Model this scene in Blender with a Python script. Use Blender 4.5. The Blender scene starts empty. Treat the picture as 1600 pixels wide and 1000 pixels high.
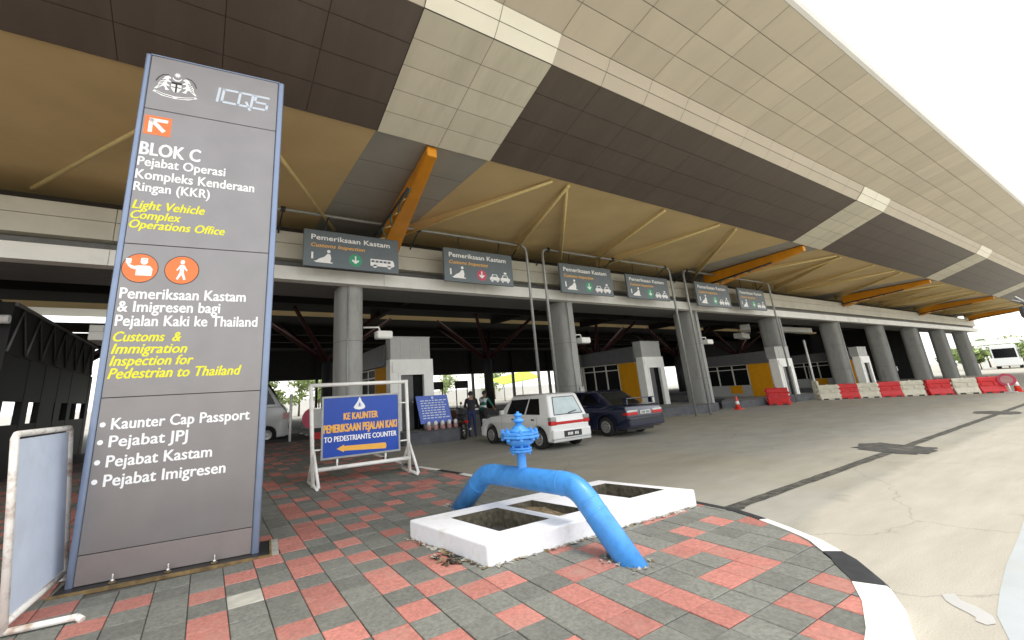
import bpy, bmesh, math, random
from mathutils import Vector, Matrix
random.seed(7)
S = bpy.context.scene
COL = S.collection
R_ = math.radians

# ------------------------------------------------------------------ camera
def make_camera():
    az, p, rl = R_(58.7), R_(14.4), R_(-3.5)
    F = Vector((math.cos(p)*math.cos(az), math.cos(p)*math.sin(az), math.sin(p)))
    r0 = Vector((math.sin(az), -math.cos(az), 0)); u0 = r0.cross(F)
    Rt = r0*math.cos(rl) + u0*math.sin(rl); U = -r0*math.sin(rl) + u0*math.cos(rl)
    cd = bpy.data.cameras.new('camera'); c = bpy.data.objects.new('camera', cd); COL.objects.link(c)
    m = Matrix(((Rt.x, U.x, -F.x, 0), (Rt.y, U.y, -F.y, 0), (Rt.z, U.z, -F.z, 1.65), (0, 0, 0, 1)))
    c.matrix_world = m
    cd.sensor_fit = 'HORIZONTAL'; cd.sensor_width = 36; cd.lens = 36*660/1600
    cd.shift_x = 0.5-724/1600; cd.shift_y = (442-500)/1600
    cd.clip_start = 0.05; cd.clip_end = 3000
    S.camera = c
make_camera()

# ------------------------------------------------------------------ light
SUN_TO = Vector((0.16, -0.25, 1.0)).normalized()      # direction towards the sun, high noon
w = bpy.data.worlds.new('World'); S.world = w; w.use_nodes = True
nt = w.node_tree; bg = nt.nodes['Background']
sky = nt.nodes.new('ShaderNodeTexSky'); sky.sky_type = 'NISHITA'; sky.sun_disc = False
sky.sun_elevation = math.asin(SUN_TO.z); sky.sun_rotation = math.atan2(SUN_TO.x, SUN_TO.y)
sky.air_density = 1.2; sky.dust_density = 3.0; sky.ozone_density = 1.0
# bright haze: the clear sky seen through an even veil of white cloud
veil = nt.nodes.new('ShaderNodeMix'); veil.data_type = 'RGBA'; veil.inputs[0].default_value = .72
nt.links.new(sky.outputs[0], veil.inputs[6]); veil.inputs[7].default_value = (7.2, 7.15, 6.9, 1)
nt.links.new(veil.outputs[2], bg.inputs[0]); bg.inputs[1].default_value = 0.15
sl = bpy.data.lights.new('sun', 'SUN'); sl.energy = 0.8; sl.angle = R_(14); sl.color = (1, .95, .86)
so = bpy.data.objects.new('sun', sl); COL.objects.link(so)
so.rotation_euler = SUN_TO.to_track_quat('Z', 'Y').to_euler(); so.location = (0, -10, 40)
S.view_settings.view_transform = 'Standard'; S.view_settings.look = 'None'
S.view_settings.exposure = 1.2; S.view_settings.gamma = 1; S.view_settings.use_curve_mapping = False
S.cycles.max_bounces = 10; S.cycles.diffuse_bounces = 6
S.cycles.use_denoising = True

# ------------------------------------------------------------------ materials
def srgb(r, g, b):
    f = lambda c: (c/255/12.92) if c/255 <= .04045 else ((c/255+.055)/1.055)**2.4
    return (f(r), f(g), f(b))
def mat(name, col, rough=.6, metal=0, var=.12, scale=6, bump=0, bscale=60, spec=.5, dirt=None, dscale=1.5, damt=.5, stretch=None, attr=False, coat=0):
    """procedural principled: base colour varied by noise, optional dirt blotches and bump"""
    m = bpy.data.materials.new(name); m.use_nodes = True
    n = m.node_tree.nodes; l = m.node_tree.links; b = n['Principled BSDF']
    b.inputs['Roughness'].default_value = rough; b.inputs['Metallic'].default_value = metal
    b.inputs['Specular IOR Level'].default_value = spec
    if coat: b.inputs['Coat Weight'].default_value = coat; b.inputs['Coat Roughness'].default_value = .08
    tc = n.new('ShaderNodeTexCoord'); src = tc.outputs['Object']
    if stretch:
        mp = n.new('ShaderNodeMapping'); mp.inputs['Scale'].default_value = stretch
        l.new(src, mp.inputs['Vector']); src = mp.outputs[0]
    nz = n.new('ShaderNodeTexNoise'); nz.inputs['Scale'].default_value = scale; nz.inputs['Detail'].default_value = 6
    l.new(src, nz.inputs['Vector'])
    cr = n.new('ShaderNodeValToRGB')
    cr.color_ramp.elements[0].position = .3; cr.color_ramp.elements[1].position = .7
    cr.color_ramp.elements[0].color = (*[c*(1-var) for c in col], 1)
    cr.color_ramp.elements[1].color = (*[min(1, c*(1+var)) for c in col], 1)
    l.new(nz.outputs[0], cr.inputs[0]); out = cr.outputs[0]
    if attr:
        at = n.new('ShaderNodeAttribute'); at.attribute_name = 'shade'
        mx = n.new('ShaderNodeMix'); mx.data_type = 'RGBA'; mx.blend_type = 'MULTIPLY'; mx.inputs[0].default_value = 1
        l.new(out, mx.inputs[6]); l.new(at.outputs['Color'], mx.inputs[7]); out = mx.outputs[2]
    if dirt:
        n2 = n.new('ShaderNodeTexNoise'); n2.inputs['Scale'].default_value = dscale; n2.inputs['Detail'].default_value = 8
        n2.inputs['Roughness'].default_value = .65
        l.new(src, n2.inputs['Vector'])
        r2 = n.new('ShaderNodeValToRGB'); r2.color_ramp.elements[0].position = .5; r2.color_ramp.elements[1].position = .72
        r2.color_ramp.elements[0].color = (0, 0, 0, 1); r2.color_ramp.elements[1].color = (damt, damt, damt, 1)
        l.new(n2.outputs[0], r2.inputs[0])
        mx = n.new('ShaderNodeMix'); mx.data_type = 'RGBA'
        l.new(r2.outputs[0], mx.inputs[0]); l.new(out, mx.inputs[6]); mx.inputs[7].default_value = (*dirt, 1); out = mx.outputs[2]
    l.new(out, b.inputs['Base Color'])
    if bump:
        n3 = n.new('ShaderNodeTexNoise'); n3.inputs['Scale'].default_value = bscale; n3.inputs['Detail'].default_value = 5
        l.new(src, n3.inputs['Vector'])
        bp = n.new('ShaderNodeBump'); bp.inputs['Strength'].default_value = bump; bp.inputs['Distance'].default_value = .01
        l.new(n3.outputs[0], bp.inputs['Height']); l.new(bp.outputs[0], b.inputs['Normal'])
    return m
M = {}
M['concrete'] = mat('road_concrete', (.315, .305, .265), .85, var=.16, scale=.9, bump=.25, bscale=25, dirt=(.25, .23, .19), dscale=.35, damt=.55, stretch=(1, 2.6, 1))
M['concrete_pale'] = mat('road_concrete_pale', (.45, .42, .345), .85, var=.12, scale=.8, bump=.25, bscale=25, dirt=(.38, .34, .26), dscale=.6, damt=.5, stretch=(1, 3.2, 1))
M['joint'] = mat('joint_tar', (.060, .058, .048), .92, var=.7, scale=9, bump=.9, bscale=40, dirt=(.19, .18, .15), dscale=4, damt=.6)
M['tar'] = mat('tar_patch', (.062, .06, .054), .92, var=.55, scale=7, bump=.9, bscale=30, dirt=(.17, .16, .135), dscale=2.5, damt=.7)
M['mortar'] = mat('paver_mortar', (.10, .095, .085), .95, var=.3, scale=20)
M['paver_red'] = mat('paver_red', (.43, .172, .140), .8, var=.22, scale=38, bump=.5, bscale=140, attr=True, dirt=(.38, .26, .21), dscale=3.5, damt=.45)
M['paver_grey'] = mat('paver_grey', (.168, .172, .152), .8, var=.25, scale=38, bump=.5, bscale=140, attr=True, dirt=(.24, .24, .21), dscale=3.5, damt=.45)
M['paver_pale'] = mat('paver_pale', (.42, .41, .36), .8, var=.2, scale=10)
M['kerb_white'] = mat('kerb_white_paint', (.80, .79, .75), .6, var=.06, scale=8, dirt=(.5, .48, .42), dscale=6, damt=.35)
M['kerb_black'] = mat('kerb_black_paint', (.030, .033, .038), .55, var=.3, scale=8)
M['white_conc'] = mat('white_painted_concrete', (.82, .83, .86), .65, var=.04, scale=5, bump=.35, bscale=22, dirt=(.52, .49, .43), dscale=5, damt=.55)
M['soil'] = mat('soil', (.20, .15, .085), .95, var=.45, scale=22, bump=1, bscale=40)
M['soil_dark'] = mat('pit_soil', (.10, .088, .06), .95, var=.5, scale=16, bump=1, bscale=40)
M['blue_pipe'] = mat('blue_pipe_paint', (.065, .31, .78), .42, var=.10, scale=9, bump=.1, bscale=60, dirt=(.035, .16, .40), dscale=8, damt=.55, coat=.1)
M['pylon'] = mat('pylon_grey', (.25, .236, .238), .30, var=.05, scale=3, metal=.45, dirt=(.2, .195, .185), dscale=2, damt=.3)
M['pylon_low'] = mat('pylon_plinth', (.25, .215, .208), .4, var=.06, scale=3, metal=.2, dirt=(.2, .18, .17), dscale=4, damt=.4)
M['pylon_edge'] = mat('pylon_edge', (.21, .26, .37), .3, var=.05, metal=.5)
M['dark_metal'] = mat('dark_metal', (.035, .035, .035), .5, var=.2, metal=.3)
M['rust'] = mat('rusty_iron', (.18, .12, .05), .85, var=.5, scale=14)
M['txt_white'] = mat('white_lettering', (.88, .88, .88), .5, var=.02)
M['txt_yellow'] = mat('yellow_lettering', (.80, .76, .02), .5, var=.03)
M['txt_amber'] = mat('amber_lettering', (.88, .46, .07), .5, var=.04)
M['orange'] = mat('orange_sign', (.88, .20, .05), .45, var=.04)
M['sign_silver'] = mat('silver_lettering', (.56, .62, .70), .4, var=.04, metal=.2)
M['black'] = mat('black_lettering', (.02, .02, .02), .5, var=.1)
M['white_paint'] = mat('white_steel_paint', (.86, .86, .83), .45, var=.05, scale=9, dirt=(.45, .36, .24), dscale=9, damt=.45)
M['rust_paint'] = mat('rusty_white_paint', (.84, .82, .77), .55, var=.08, scale=9, dirt=(.28, .13, .045), dscale=6, damt=.9)
M['blue_board'] = mat('blue_sign_board', (.006, .06, .40), .35, var=.08, scale=4)
M['blue_board2'] = mat('blue_notice', (.07, .14, .56), .4, var=.12, scale=9)
M['galv'] = mat('galvanised_steel', (.34, .35, .34), .45, var=.12, metal=.4, scale=8)
M['pale_board'] = mat('pale_blue_board', (.66, .74, .88), .5, var=.05, scale=4, dirt=(.5, .55, .62), dscale=3, damt=.4)
M['tan'] = mat('tan_soffit', (.66, .50, .25), .75, var=.07, scale=.7, dirt=(.50, .37, .18), dscale=.4, damt=.4)
M['tan_rod'] = mat('tan_rod', (.66, .53, .24), .5, var=.06)
M['grey_stripe'] = mat('grey_soffit', (.36, .355, .315), .7, var=.06, scale=1)
M['brown'] = mat('brown_panel', (.108, .086, .070), .42, var=.06, scale=1.2, metal=.2, attr=True, dirt=(.135, .112, .095), dscale=.9, damt=.5, stretch=(2.5, .5, .5))
M['stripe'] = mat('beige_panel', (.60, .565, .45), .5, var=.04, scale=1, attr=True, dirt=(.42, .39, .30), dscale=.9, damt=.5, stretch=(2.5, .5, .5))
M['cream'] = mat('cream_panel', (.61, .55, .43), .45, var=.04, scale=.9, attr=True, dirt=(.53, .475, .37), dscale=.8, damt=.55, stretch=(2.5, .5, .5))
M['peach_dimmed'] = mat('peach_panel_dimmed', (.53, .47, .375), .5, var=.04, scale=1)  # pinkish cream, darkened to offset the extra light on the upright bend
M['ivory'] = mat('ivory_panel', (.86, .83, .70), .45, var=.03, scale=1)
M['panel_gap'] = mat('panel_gap', (.06, .052, .042), .9, var=.1)
M['gap_light'] = mat('panel_gap_light', (.28, .25, .2), .9, var=.1)
M['roof_white'] = mat('roof_sheet', (.74, .73, .70), .4, var=.03, scale=2)
M['beam'] = mat('beam_panel', (.55, .535, .46), .6, var=.06, scale=.9, dirt=(.4, .38, .32), dscale=.7, damt=.4)
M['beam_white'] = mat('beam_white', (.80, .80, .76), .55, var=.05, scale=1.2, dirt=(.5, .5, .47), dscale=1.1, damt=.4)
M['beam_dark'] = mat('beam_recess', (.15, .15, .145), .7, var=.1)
M['column'] = mat('column_concrete', (.36, .365, .35), .75, var=.12, scale=1.6, bump=.25, bscale=9, dirt=(.20, .20, .185), dscale=1.6, damt=.75, stretch=(1.6, 1.6, .5))
M['strut'] = mat('orange_strut', (.74, .29, .008), .45, var=.12, scale=1.5)
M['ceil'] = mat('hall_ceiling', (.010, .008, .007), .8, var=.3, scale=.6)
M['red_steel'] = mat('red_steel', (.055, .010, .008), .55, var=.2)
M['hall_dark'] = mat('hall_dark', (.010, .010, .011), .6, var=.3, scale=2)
M['kiosk_grey'] = mat('kiosk_grey', (.17, .18, .19), .5, var=.08)
M['booth_white'] = mat('booth_white', (.88, .88, .84), .5, var=.04, scale=3)
M['booth_grey'] = mat('booth_grey', (.40, .40, .385), .5, var=.06, scale=3, metal=.2)
M['booth_roof'] = mat('booth_roof', (.115, .115, .12), .55, var=.1, scale=3, metal=.2)
M['booth_amber'] = mat('booth_amber', (.62, .28, .010), .7, var=.06, scale=3, spec=.1)
M['booth_frame'] = mat('booth_frame', (.62, .60, .53), .5, var=.05)
M['glass_dark'] = mat('dark_glass', (.006, .006, .007), .12, var=.2, spec=.25)
M['glass_pale'] = mat('pale_glass', (.42, .50, .52), .1, var=.15, scale=3, spec=.7)
M['door_grey'] = mat('door_grey', (.11, .11, .115), .4, var=.15, scale=2)
M['island'] = mat('island_kerb', (.085, .088, .10), .7, var=.25, scale=3, dirt=(.17, .17, .16), dscale=2, damt=.5)
M['island_top'] = mat('island_top', (.23, .22, .2), .85, var=.2, scale=2)
M['booth_glass'] = mat('booth_glass', (.006, .006, .007), .45, var=.3, spec=.06)
M['car_white'] = mat('car_white', (.74, .75, .74), .25, var=.02, coat=.6)
M['car_blue'] = mat('car_navy', (.007, .011, .036), .22, var=.1, coat=.9)
M['tyre'] = mat('tyre', (.016, .016, .016), .85, var=.2)
M['rim'] = mat('wheel_rim', (.42, .42, .41), .35, metal=.6, var=.1, scale=20)
M['red_lamp'] = mat('red_lamp', (.50, .012, .016), .2, var=.15, scale=20)
M['clear_lamp'] = mat('clear_lamp', (.62, .62, .6), .15, var=.1)
M['bumper'] = mat('bumper_grey', (.50, .51, .50), .4, var=.04)
M['barrier_red'] = mat('barrier_red', (.60, .014, .018), .45, var=.14, scale=5, dirt=(.35, .03, .03), dscale=3, damt=.5)
M['barrier_white'] = mat('barrier_white', (.62, .585, .47), .55, var=.10, scale=5, dirt=(.40, .37, .28), dscale=3, damt=.6)
M['cone'] = mat('cone_orange', (.85, .07, .045), .5, var=.1)
M['skin'] = mat('skin', (.30, .16, .09), .6, var=.08)
M['hair'] = mat('hair', (.015, .010, .009), .6, var=.2)
M['shirt_dark'] = mat('dark_shirt', (.020, .019, .026), .85, var=.2)
M['jeans'] = mat('blue_jeans', (.022, .032, .11), .85, var=.25, scale=12)
M['shirt_white'] = mat('white_shirt', (.66, .70, .74), .85, var=.06)
M['shirt_green'] = mat('green_shirt', (.02, .12, .085), .85, var=.1)
M['trouser'] = mat('dark_trousers', (.02, .02, .022), .85, var=.2)
M['bike_brown'] = mat('bike_maroon', (.09, .035, .02), .35, var=.15)
M['chrome'] = mat('chrome', (.5, .5, .5), .2, metal=.9, var=.05)
M['lime'] = mat('lime_awning', (.46, .60, .03), .6, var=.2, scale=.6)
M['leaf'] = mat('leaf', (.095, .16, .035), .7, var=.45, scale=2)
M['leaf_hazed'] = mat('leaf_haze_tint', (.28, .36, .13), .7, var=.4, scale=2)  # leaf green lightened: the haze of distance is put into the colour
M['bark'] = mat('bark', (.12, .09, .065), .9, var=.3, scale=8)
M['lane_white'] = mat('lane_pale_paint', (.475, .475, .46), .55, var=.05, scale=2)
M['lane_pale'] = mat('lane_blue_grey_paint', (.42, .455, .47), .6, var=.06, scale=2, dirt=(.40, .38, .32), dscale=2.5, damt=.5)  # flat patch at the near corner, stands in for a pale car body
M['pink'] = mat('faded_pink', (.50, .28, .27), .7, var=.15)
M['teal'] = mat('teal_glass', (.10, .20, .18), .3, var=.3)
M['green_sign'] = mat('green_sign', (.04, .33, .17), .45, var=.06)
M['pinkred_sign'] = mat('red_sign', (.55, .06, .12), .45, var=.08)
M['board_grey'] = mat('overhead_board', (.125, .155, .175), .45, var=.06, scale=3)

# ------------------------------------------------------------------ mesh builder
class MB:
    def __init__(s): s.v = []; s.f = []; s.m = []; s.sm = []; s.mats = []
    def mi(s, m):
        if m not in s.mats: s.mats.append(m)
        return s.mats.index(m)
    def add(s, vs, fs, m, smooth=False):
        o = len(s.v); s.v += [tuple(v) for v in vs]; k = s.mi(m)
        for f in fs: s.f.append([i+o for i in f]); s.m.append(k); s.sm.append(smooth)
    def box(s, x0, x1, y0, y1, z0, z1, m, T=None):
        vs = [(x, y, z) for z in (z0, z1) for x, y in ((x0, y0), (x1, y0), (x1, y1), (x0, y1))]
        if T: vs = [T @ Vector(v) for v in vs]
        s.add(vs, [(0, 3, 2, 1), (4, 5, 6, 7), (0, 1, 5, 4), (1, 2, 6, 5), (2, 3, 7, 6), (3, 0, 4, 7)], m)
    def quad(s, a, b, c, d, m): s.add([a, b, c, d], [(0, 1, 2, 3)], m)
    def prism(s, poly, m, T, d, smooth=False):
        """poly in local xy, extruded by d along local z, placed by T(x,y,z)->vec"""
        n = len(poly)
        vs = [T(x, y, 0) for x, y in poly] + [T(x, y, d) for x, y in poly]
        s.add(vs, [tuple(range(n))[::-1], tuple(range(n, 2*n))] + [(i, (i+1) % n, n+(i+1) % n, n+i) for i in range(n)], m)
    def tube(s, pts, r, m, n=10, caps=True, smooth=True):
        pts = [Vector(p) for p in pts]; rs = r if isinstance(r, (list, tuple)) else [r]*len(pts)
        vs = []; fs = []; prev = None
        for i, p in enumerate(pts):
            if i == 0: t = pts[1]-p
            elif i == len(pts)-1: t = p-pts[i-1]
            else: t = (pts[i+1]-p).normalized()+(p-pts[i-1]).normalized()
            t.normalize()
            if prev is None:
                a = Vector((0, 0, 1)) if abs(t.z) < .9 else Vector((1, 0, 0)); u = t.cross(a).normalized()
            else:
                u = (prev - t*prev.dot(t)).normalized()
            prev = u; q = t.cross(u)
            for k in range(n):
                an = 2*math.pi*k/n; vs.append(p+(u*math.cos(an)+q*math.sin(an))*rs[i])
        for i in range(len(pts)-1):
            for k in range(n):
                fs.append((i*n+k, i*n+(k+1) % n, (i+1)*n+(k+1) % n, (i+1)*n+k))
        s.add(vs, fs, m, smooth)
        if caps:
            s.add(vs[:n], [tuple(range(n))[::-1]], m); s.add(vs[-n:], [tuple(range(n))], m)
    def lathe(s, prof, m, c=(0, 0, 0), n=20, axis='z', smooth=True, T=None):
        vs = []; fs = []
        for r, z in prof:
            for k in range(n):
                a = 2*math.pi*k/n; p = (r*math.cos(a), r*math.sin(a), z)
                if axis == 'x': p = (p[2], p[0], p[1])
                if axis == 'y': p = (p[0], p[2], p[1])
                v = Vector(p)
                if T: v = T @ v
                vs.append(v+Vector(c))
        for i in range(len(prof)-1):
            for k in range(n): fs.append((i*n+k, i*n+(k+1) % n, (i+1)*n+(k+1) % n, (i+1)*n+k))
        s.add(vs, fs, m, smooth)
        s.add(vs[:n], [tuple(range(n))[::-1]], m); s.add(vs[-n:], [tuple(range(n))], m)
    def build(s, name, parent=None, bevel=0, seg=2, loc=None, fix=True):
        me = bpy.data.meshes.new(name); me.from_pydata(s.v, [], s.f)
        for m in s.mats: me.materials.append(m)
        for i, p in enumerate(me.polygons): p.material_index = s.m[i]; p.use_smooth = s.sm[i]
        if fix:
            bm = bmesh.new(); bm.from_mesh(me)
            bmesh.ops.remove_doubles(bm, verts=bm.verts, dist=1e-5)
            bmesh.ops.recalc_face_normals(bm, faces=bm.faces); bm.to_mesh(me); bm.free()
        me.update()
        if fix and any(m in (M['brown'], M['stripe'], M['cream']) for m in s.mats):
            ca = me.color_attributes.new('shade', 'FLOAT_COLOR', 'CORNER'); rg = random.Random(len(s.f))
            for p in me.polygons:
                q = rg.uniform(.93, 1.05)
                for li in p.loop_indices: ca.data[li].color = (q, q, q, 1)
        o = bpy.data.objects.new(name, me); COL.objects.link(o)
        if parent: o.parent = parent
        if loc: o.location = loc
        if bevel:
            b = o.modifiers.new('bevel', 'BEVEL'); b.width = bevel; b.segments = seg; b.limit_method = 'ANGLE'; b.angle_limit = R_(40)
            b.harden_normals = False
        return o
def thing(name, label, cat, loc=(0, 0, 0), rz=0, group=None):
    o = bpy.data.objects.new(name, None); COL.objects.link(o); o.empty_display_size = .2
    o.location = loc; o.rotation_euler = (0, 0, rz); tag(o, label, cat, group); return o
def tag(o, label=None, cat=None, group=None, kind=None):
    if label: o['label'] = label
    if cat: o['category'] = cat
    if group: o['group'] = group
    if kind: o['kind'] = kind
    return o
def copy_tree(o, loc, rz, label, group=None):
    def rec(a, par):
        c = a.copy(); COL.objects.link(c)
        if par: c.parent = par
        for ch in kids.get(a.name, []): rec(ch, c)
        return c
    kids = {}
    for x in list(COL.objects):
        if x.parent: kids.setdefault(x.parent.name, []).append(x)
    c = rec(o, None); c.location = loc; c.rotation_euler = (0, 0, rz); c['label'] = label
    if group: c['group'] = group
    return c
def text_mesh(txt, bold=.0, shear=0, space=1.0, depth=.0):
    cu = bpy.data.curves.new('lettering', 'FONT'); cu.body = txt; cu.size = 1; cu.offset = bold; cu.shear = shear
    cu.space_character = space; cu.resolution_u = 3; cu.extrude = depth
    o = bpy.data.objects.new('lettering', cu); COL.objects.link(o)
    dg = bpy.context.evaluated_depsgraph_get(); dg.update()
    me = bpy.data.meshes.new_from_object(o.evaluated_get(dg))
    bpy.data.objects.remove(o); bpy.data.curves.remove(cu)
    return me
def text(txt, u0, u1, z0, cap, T, m, parent, name='lettering', bold=.012, shear=0, space=1.02, thick=0):
    """lettering on a plane: T(u, v, d) -> world; from u0 to u1, baseline z0, capital height cap"""
    me = text_mesh(txt, bold, shear, space); me.name = name
    xs = [v.co.x for v in me.vertices]; a, b = min(xs), max(xs)
    k = (u1-u0)/(b-a); h = cap/.70
    src = [v.co.copy() for v in me.vertices]; fcs = [tuple(p.vertices) for p in me.polygons]; n = len(src)
    vs = []; fs = []
    for c, (dx, dy) in enumerate(((-thick, 0), (thick, 0), (0, thick*.6)) if thick else ((0, 0),)):
        vs += [T(u0+(v.x-a)*k+dx*cap, z0+v.y*h+dy*cap, c*.0002) for v in src]; fs += [tuple(i+c*n for i in f) for f in fcs]
    me.clear_geometry(); me.from_pydata(vs, [], fs); me.update()
    me.materials.clear(); me.materials.append(m)
    o = bpy.data.objects.new(name, me); COL.objects.link(o); o.parent = parent; return o
def ell(cx, cy, rx, ry, n=24, a0=0, a1=2*math.pi):
    return [(cx+rx*math.cos(a0+(a1-a0)*i/n), cy+ry*math.sin(a0+(a1-a0)*i/n)) for i in range(n if abs(a1-a0) > 6.28 else n+1)]
def stroke(pts, w):
    """polyline as a closed outline of width w"""
    L = []; Rr = []
    for i, p in enumerate(pts):
        a = Vector(pts[max(i-1, 0)]); b = Vector(pts[min(i+1, len(pts)-1)]); t = (b-a).normalized(); nn = Vector((-t.y, t.x))*w/2
        L.append((p[0]+nn.x, p[1]+nn.y)); Rr.append((p[0]-nn.x, p[1]-nn.y))
    return L+Rr[::-1]

# ================================================================== SETTING
def road_material():
    m = bpy.data.materials.new('road_concrete'); m.use_nodes = True; N = m.node_tree.nodes; Lk = m.node_tree.links; b = N['Principled BSDF']
    b.inputs['Roughness'].default_value = .85
    def nd(t, **k):
        n = N.new(t)
        for a, v in k.items():
            if a in ('operation', 'blend_type', 'data_type', 'noise_dimensions', 'feature'): setattr(n, a, v)
        return n
    tc = nd('ShaderNodeTexCoord'); P = tc.outputs['Object']
    def math_(op, a, b_=None, c=None):
        n = nd('ShaderNodeMath', operation=op)
        for i, v in enumerate((a, b_, c)):
            if v is None: continue
            if isinstance(v, (int, float)): n.inputs[i].default_value = v
            else: Lk.new(v, n.inputs[i])
        return n.outputs[0]
    def noise(scale, det=6, stretch=None, rough=.6):
        src = P
        if stretch:
            mp = nd('ShaderNodeMapping'); mp.inputs['Scale'].default_value = stretch; Lk.new(P, mp.inputs['Vector']); src = mp.outputs[0]
        n = nd('ShaderNodeTexNoise'); n.inputs['Scale'].default_value = scale; n.inputs['Detail'].default_value = det; n.inputs['Roughness'].default_value = rough
        Lk.new(src, n.inputs['Vector']); return n.outputs[0]
    def ramp(v, p0, p1, c0=(0, 0, 0, 1), c1=(1, 1, 1, 1)):
        r = nd('ShaderNodeValToRGB'); r.color_ramp.elements[0].position = p0; r.color_ramp.elements[1].position = p1
        r.color_ramp.elements[0].color = c0; r.color_ramp.elements[1].color = c1; Lk.new(v, r.inputs[0]); return r.outputs[0]
    def mix(f, a, b_, blend='MIX'):
        n = nd('ShaderNodeMix', data_type='RGBA', blend_type=blend)
        for i, v in ((0, f), (6, a), (7, b_)):
            if isinstance(v, (int, float)): n.inputs[i].default_value = v
            elif isinstance(v, tuple): n.inputs[i].default_value = (*v, 1)
            else: Lk.new(v, n.inputs[i])
        return n.outputs[2]
    sx = nd('ShaderNodeSeparateXYZ'); Lk.new(P, sx.inputs[0]); X, Y = sx.outputs[0], sx.outputs[1]
    # edge between the older grey casting and the newer cream one along the near lane
    ex = math_('EXPONENT', math_('MULTIPLY', math_('SUBTRACT', X, 4.8), -1.25))
    edge = math_('SUBTRACT', 2.84, math_('MULTIPLY', math_('MINIMUM', ex, 1.6), .80))
    wob = math_('MULTIPLY', math_('SUBTRACT', noise(3.0, 5), .5), .22)
    d = math_('ADD', math_('SUBTRACT', edge, Y), wob)
    f = ramp(math_('ADD', math_('MULTIPLY', d, 3.0), .5), .25, .75)
    grey = ramp(noise(.8, 7, (1, 2.4, 1)), .3, .72, (.275, .268, .232, 1), (.35, .34, .298, 1))
    warm = ramp(noise(.13, 4), .42, .62, (1, 1, 1, 1), (1.0, .95, .84, 1))
    grey = mix(1.0, grey, warm, 'MULTIPLY')
    pale = ramp(noise(.9, 7, (.8, 3.6, 1)), .3, .7, (.365, .34, .28, 1), (.445, .42, .355, 1))
    col = mix(f, grey, pale)
    # streaks dragged along the traffic direction, oil drips, fine aggregate
    st_ = ramp(noise(1.6, 8, (.35, 5.5, 1), .7), .60, .76)
    col = mix(math_('MULTIPLY', st_, .38), col, (.20, .175, .13))
    st2 = ramp(noise(2.4, 8, (.5, 7.5, 1), .7), .60, .74)
    col = mix(math_('MULTIPLY', st2, .22), col, (.55, .53, .46))
    oil = ramp(noise(1.15, 5, (1, 1, 1), .55), .66, .74)
    col = mix(math_('MULTIPLY', oil, .25), col, (.10, .095, .085))
    ag = ramp(noise(95, 2), .35, .65, (.86, .86, .86, 1), (1.12, 1.12, 1.12, 1))
    col = mix(.8, col, ag, 'MULTIPLY')
    vo = nd('ShaderNodeTexVoronoi', feature='DISTANCE_TO_EDGE'); vo.inputs['Scale'].default_value = .22
    wp = nd('ShaderNodeMix', data_type='RGBA', blend_type='ADD'); wp.inputs[0].default_value = .9
    nv = nd('ShaderNodeTexNoise'); nv.inputs['Scale'].default_value = 1.1; nv.inputs['Detail'].default_value = 5; Lk.new(P, nv.inputs['Vector'])
    Lk.new(P, wp.inputs[6]); Lk.new(nv.outputs['Color'], wp.inputs[7]); Lk.new(wp.outputs[2], vo.inputs['Vector'])
    crk = ramp(vo.outputs['Distance'], .0, .0035, (1, 1, 1, 1), (0, 0, 0, 1))
    col = mix(math_('MULTIPLY', crk, .30), col, (.09, .085, .07))
    Lk.new(col, b.inputs['Base Color'])
    bp = nd('ShaderNodeBump'); bp.inputs['Strength'].default_value = .35; bp.inputs['Distance'].default_value = .008
    Lk.new(noise(40, 6), bp.inputs['Height']); Lk.new(bp.outputs[0], b.inputs['Normal'])
    return m
M['concrete'] = road_material()
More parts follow.
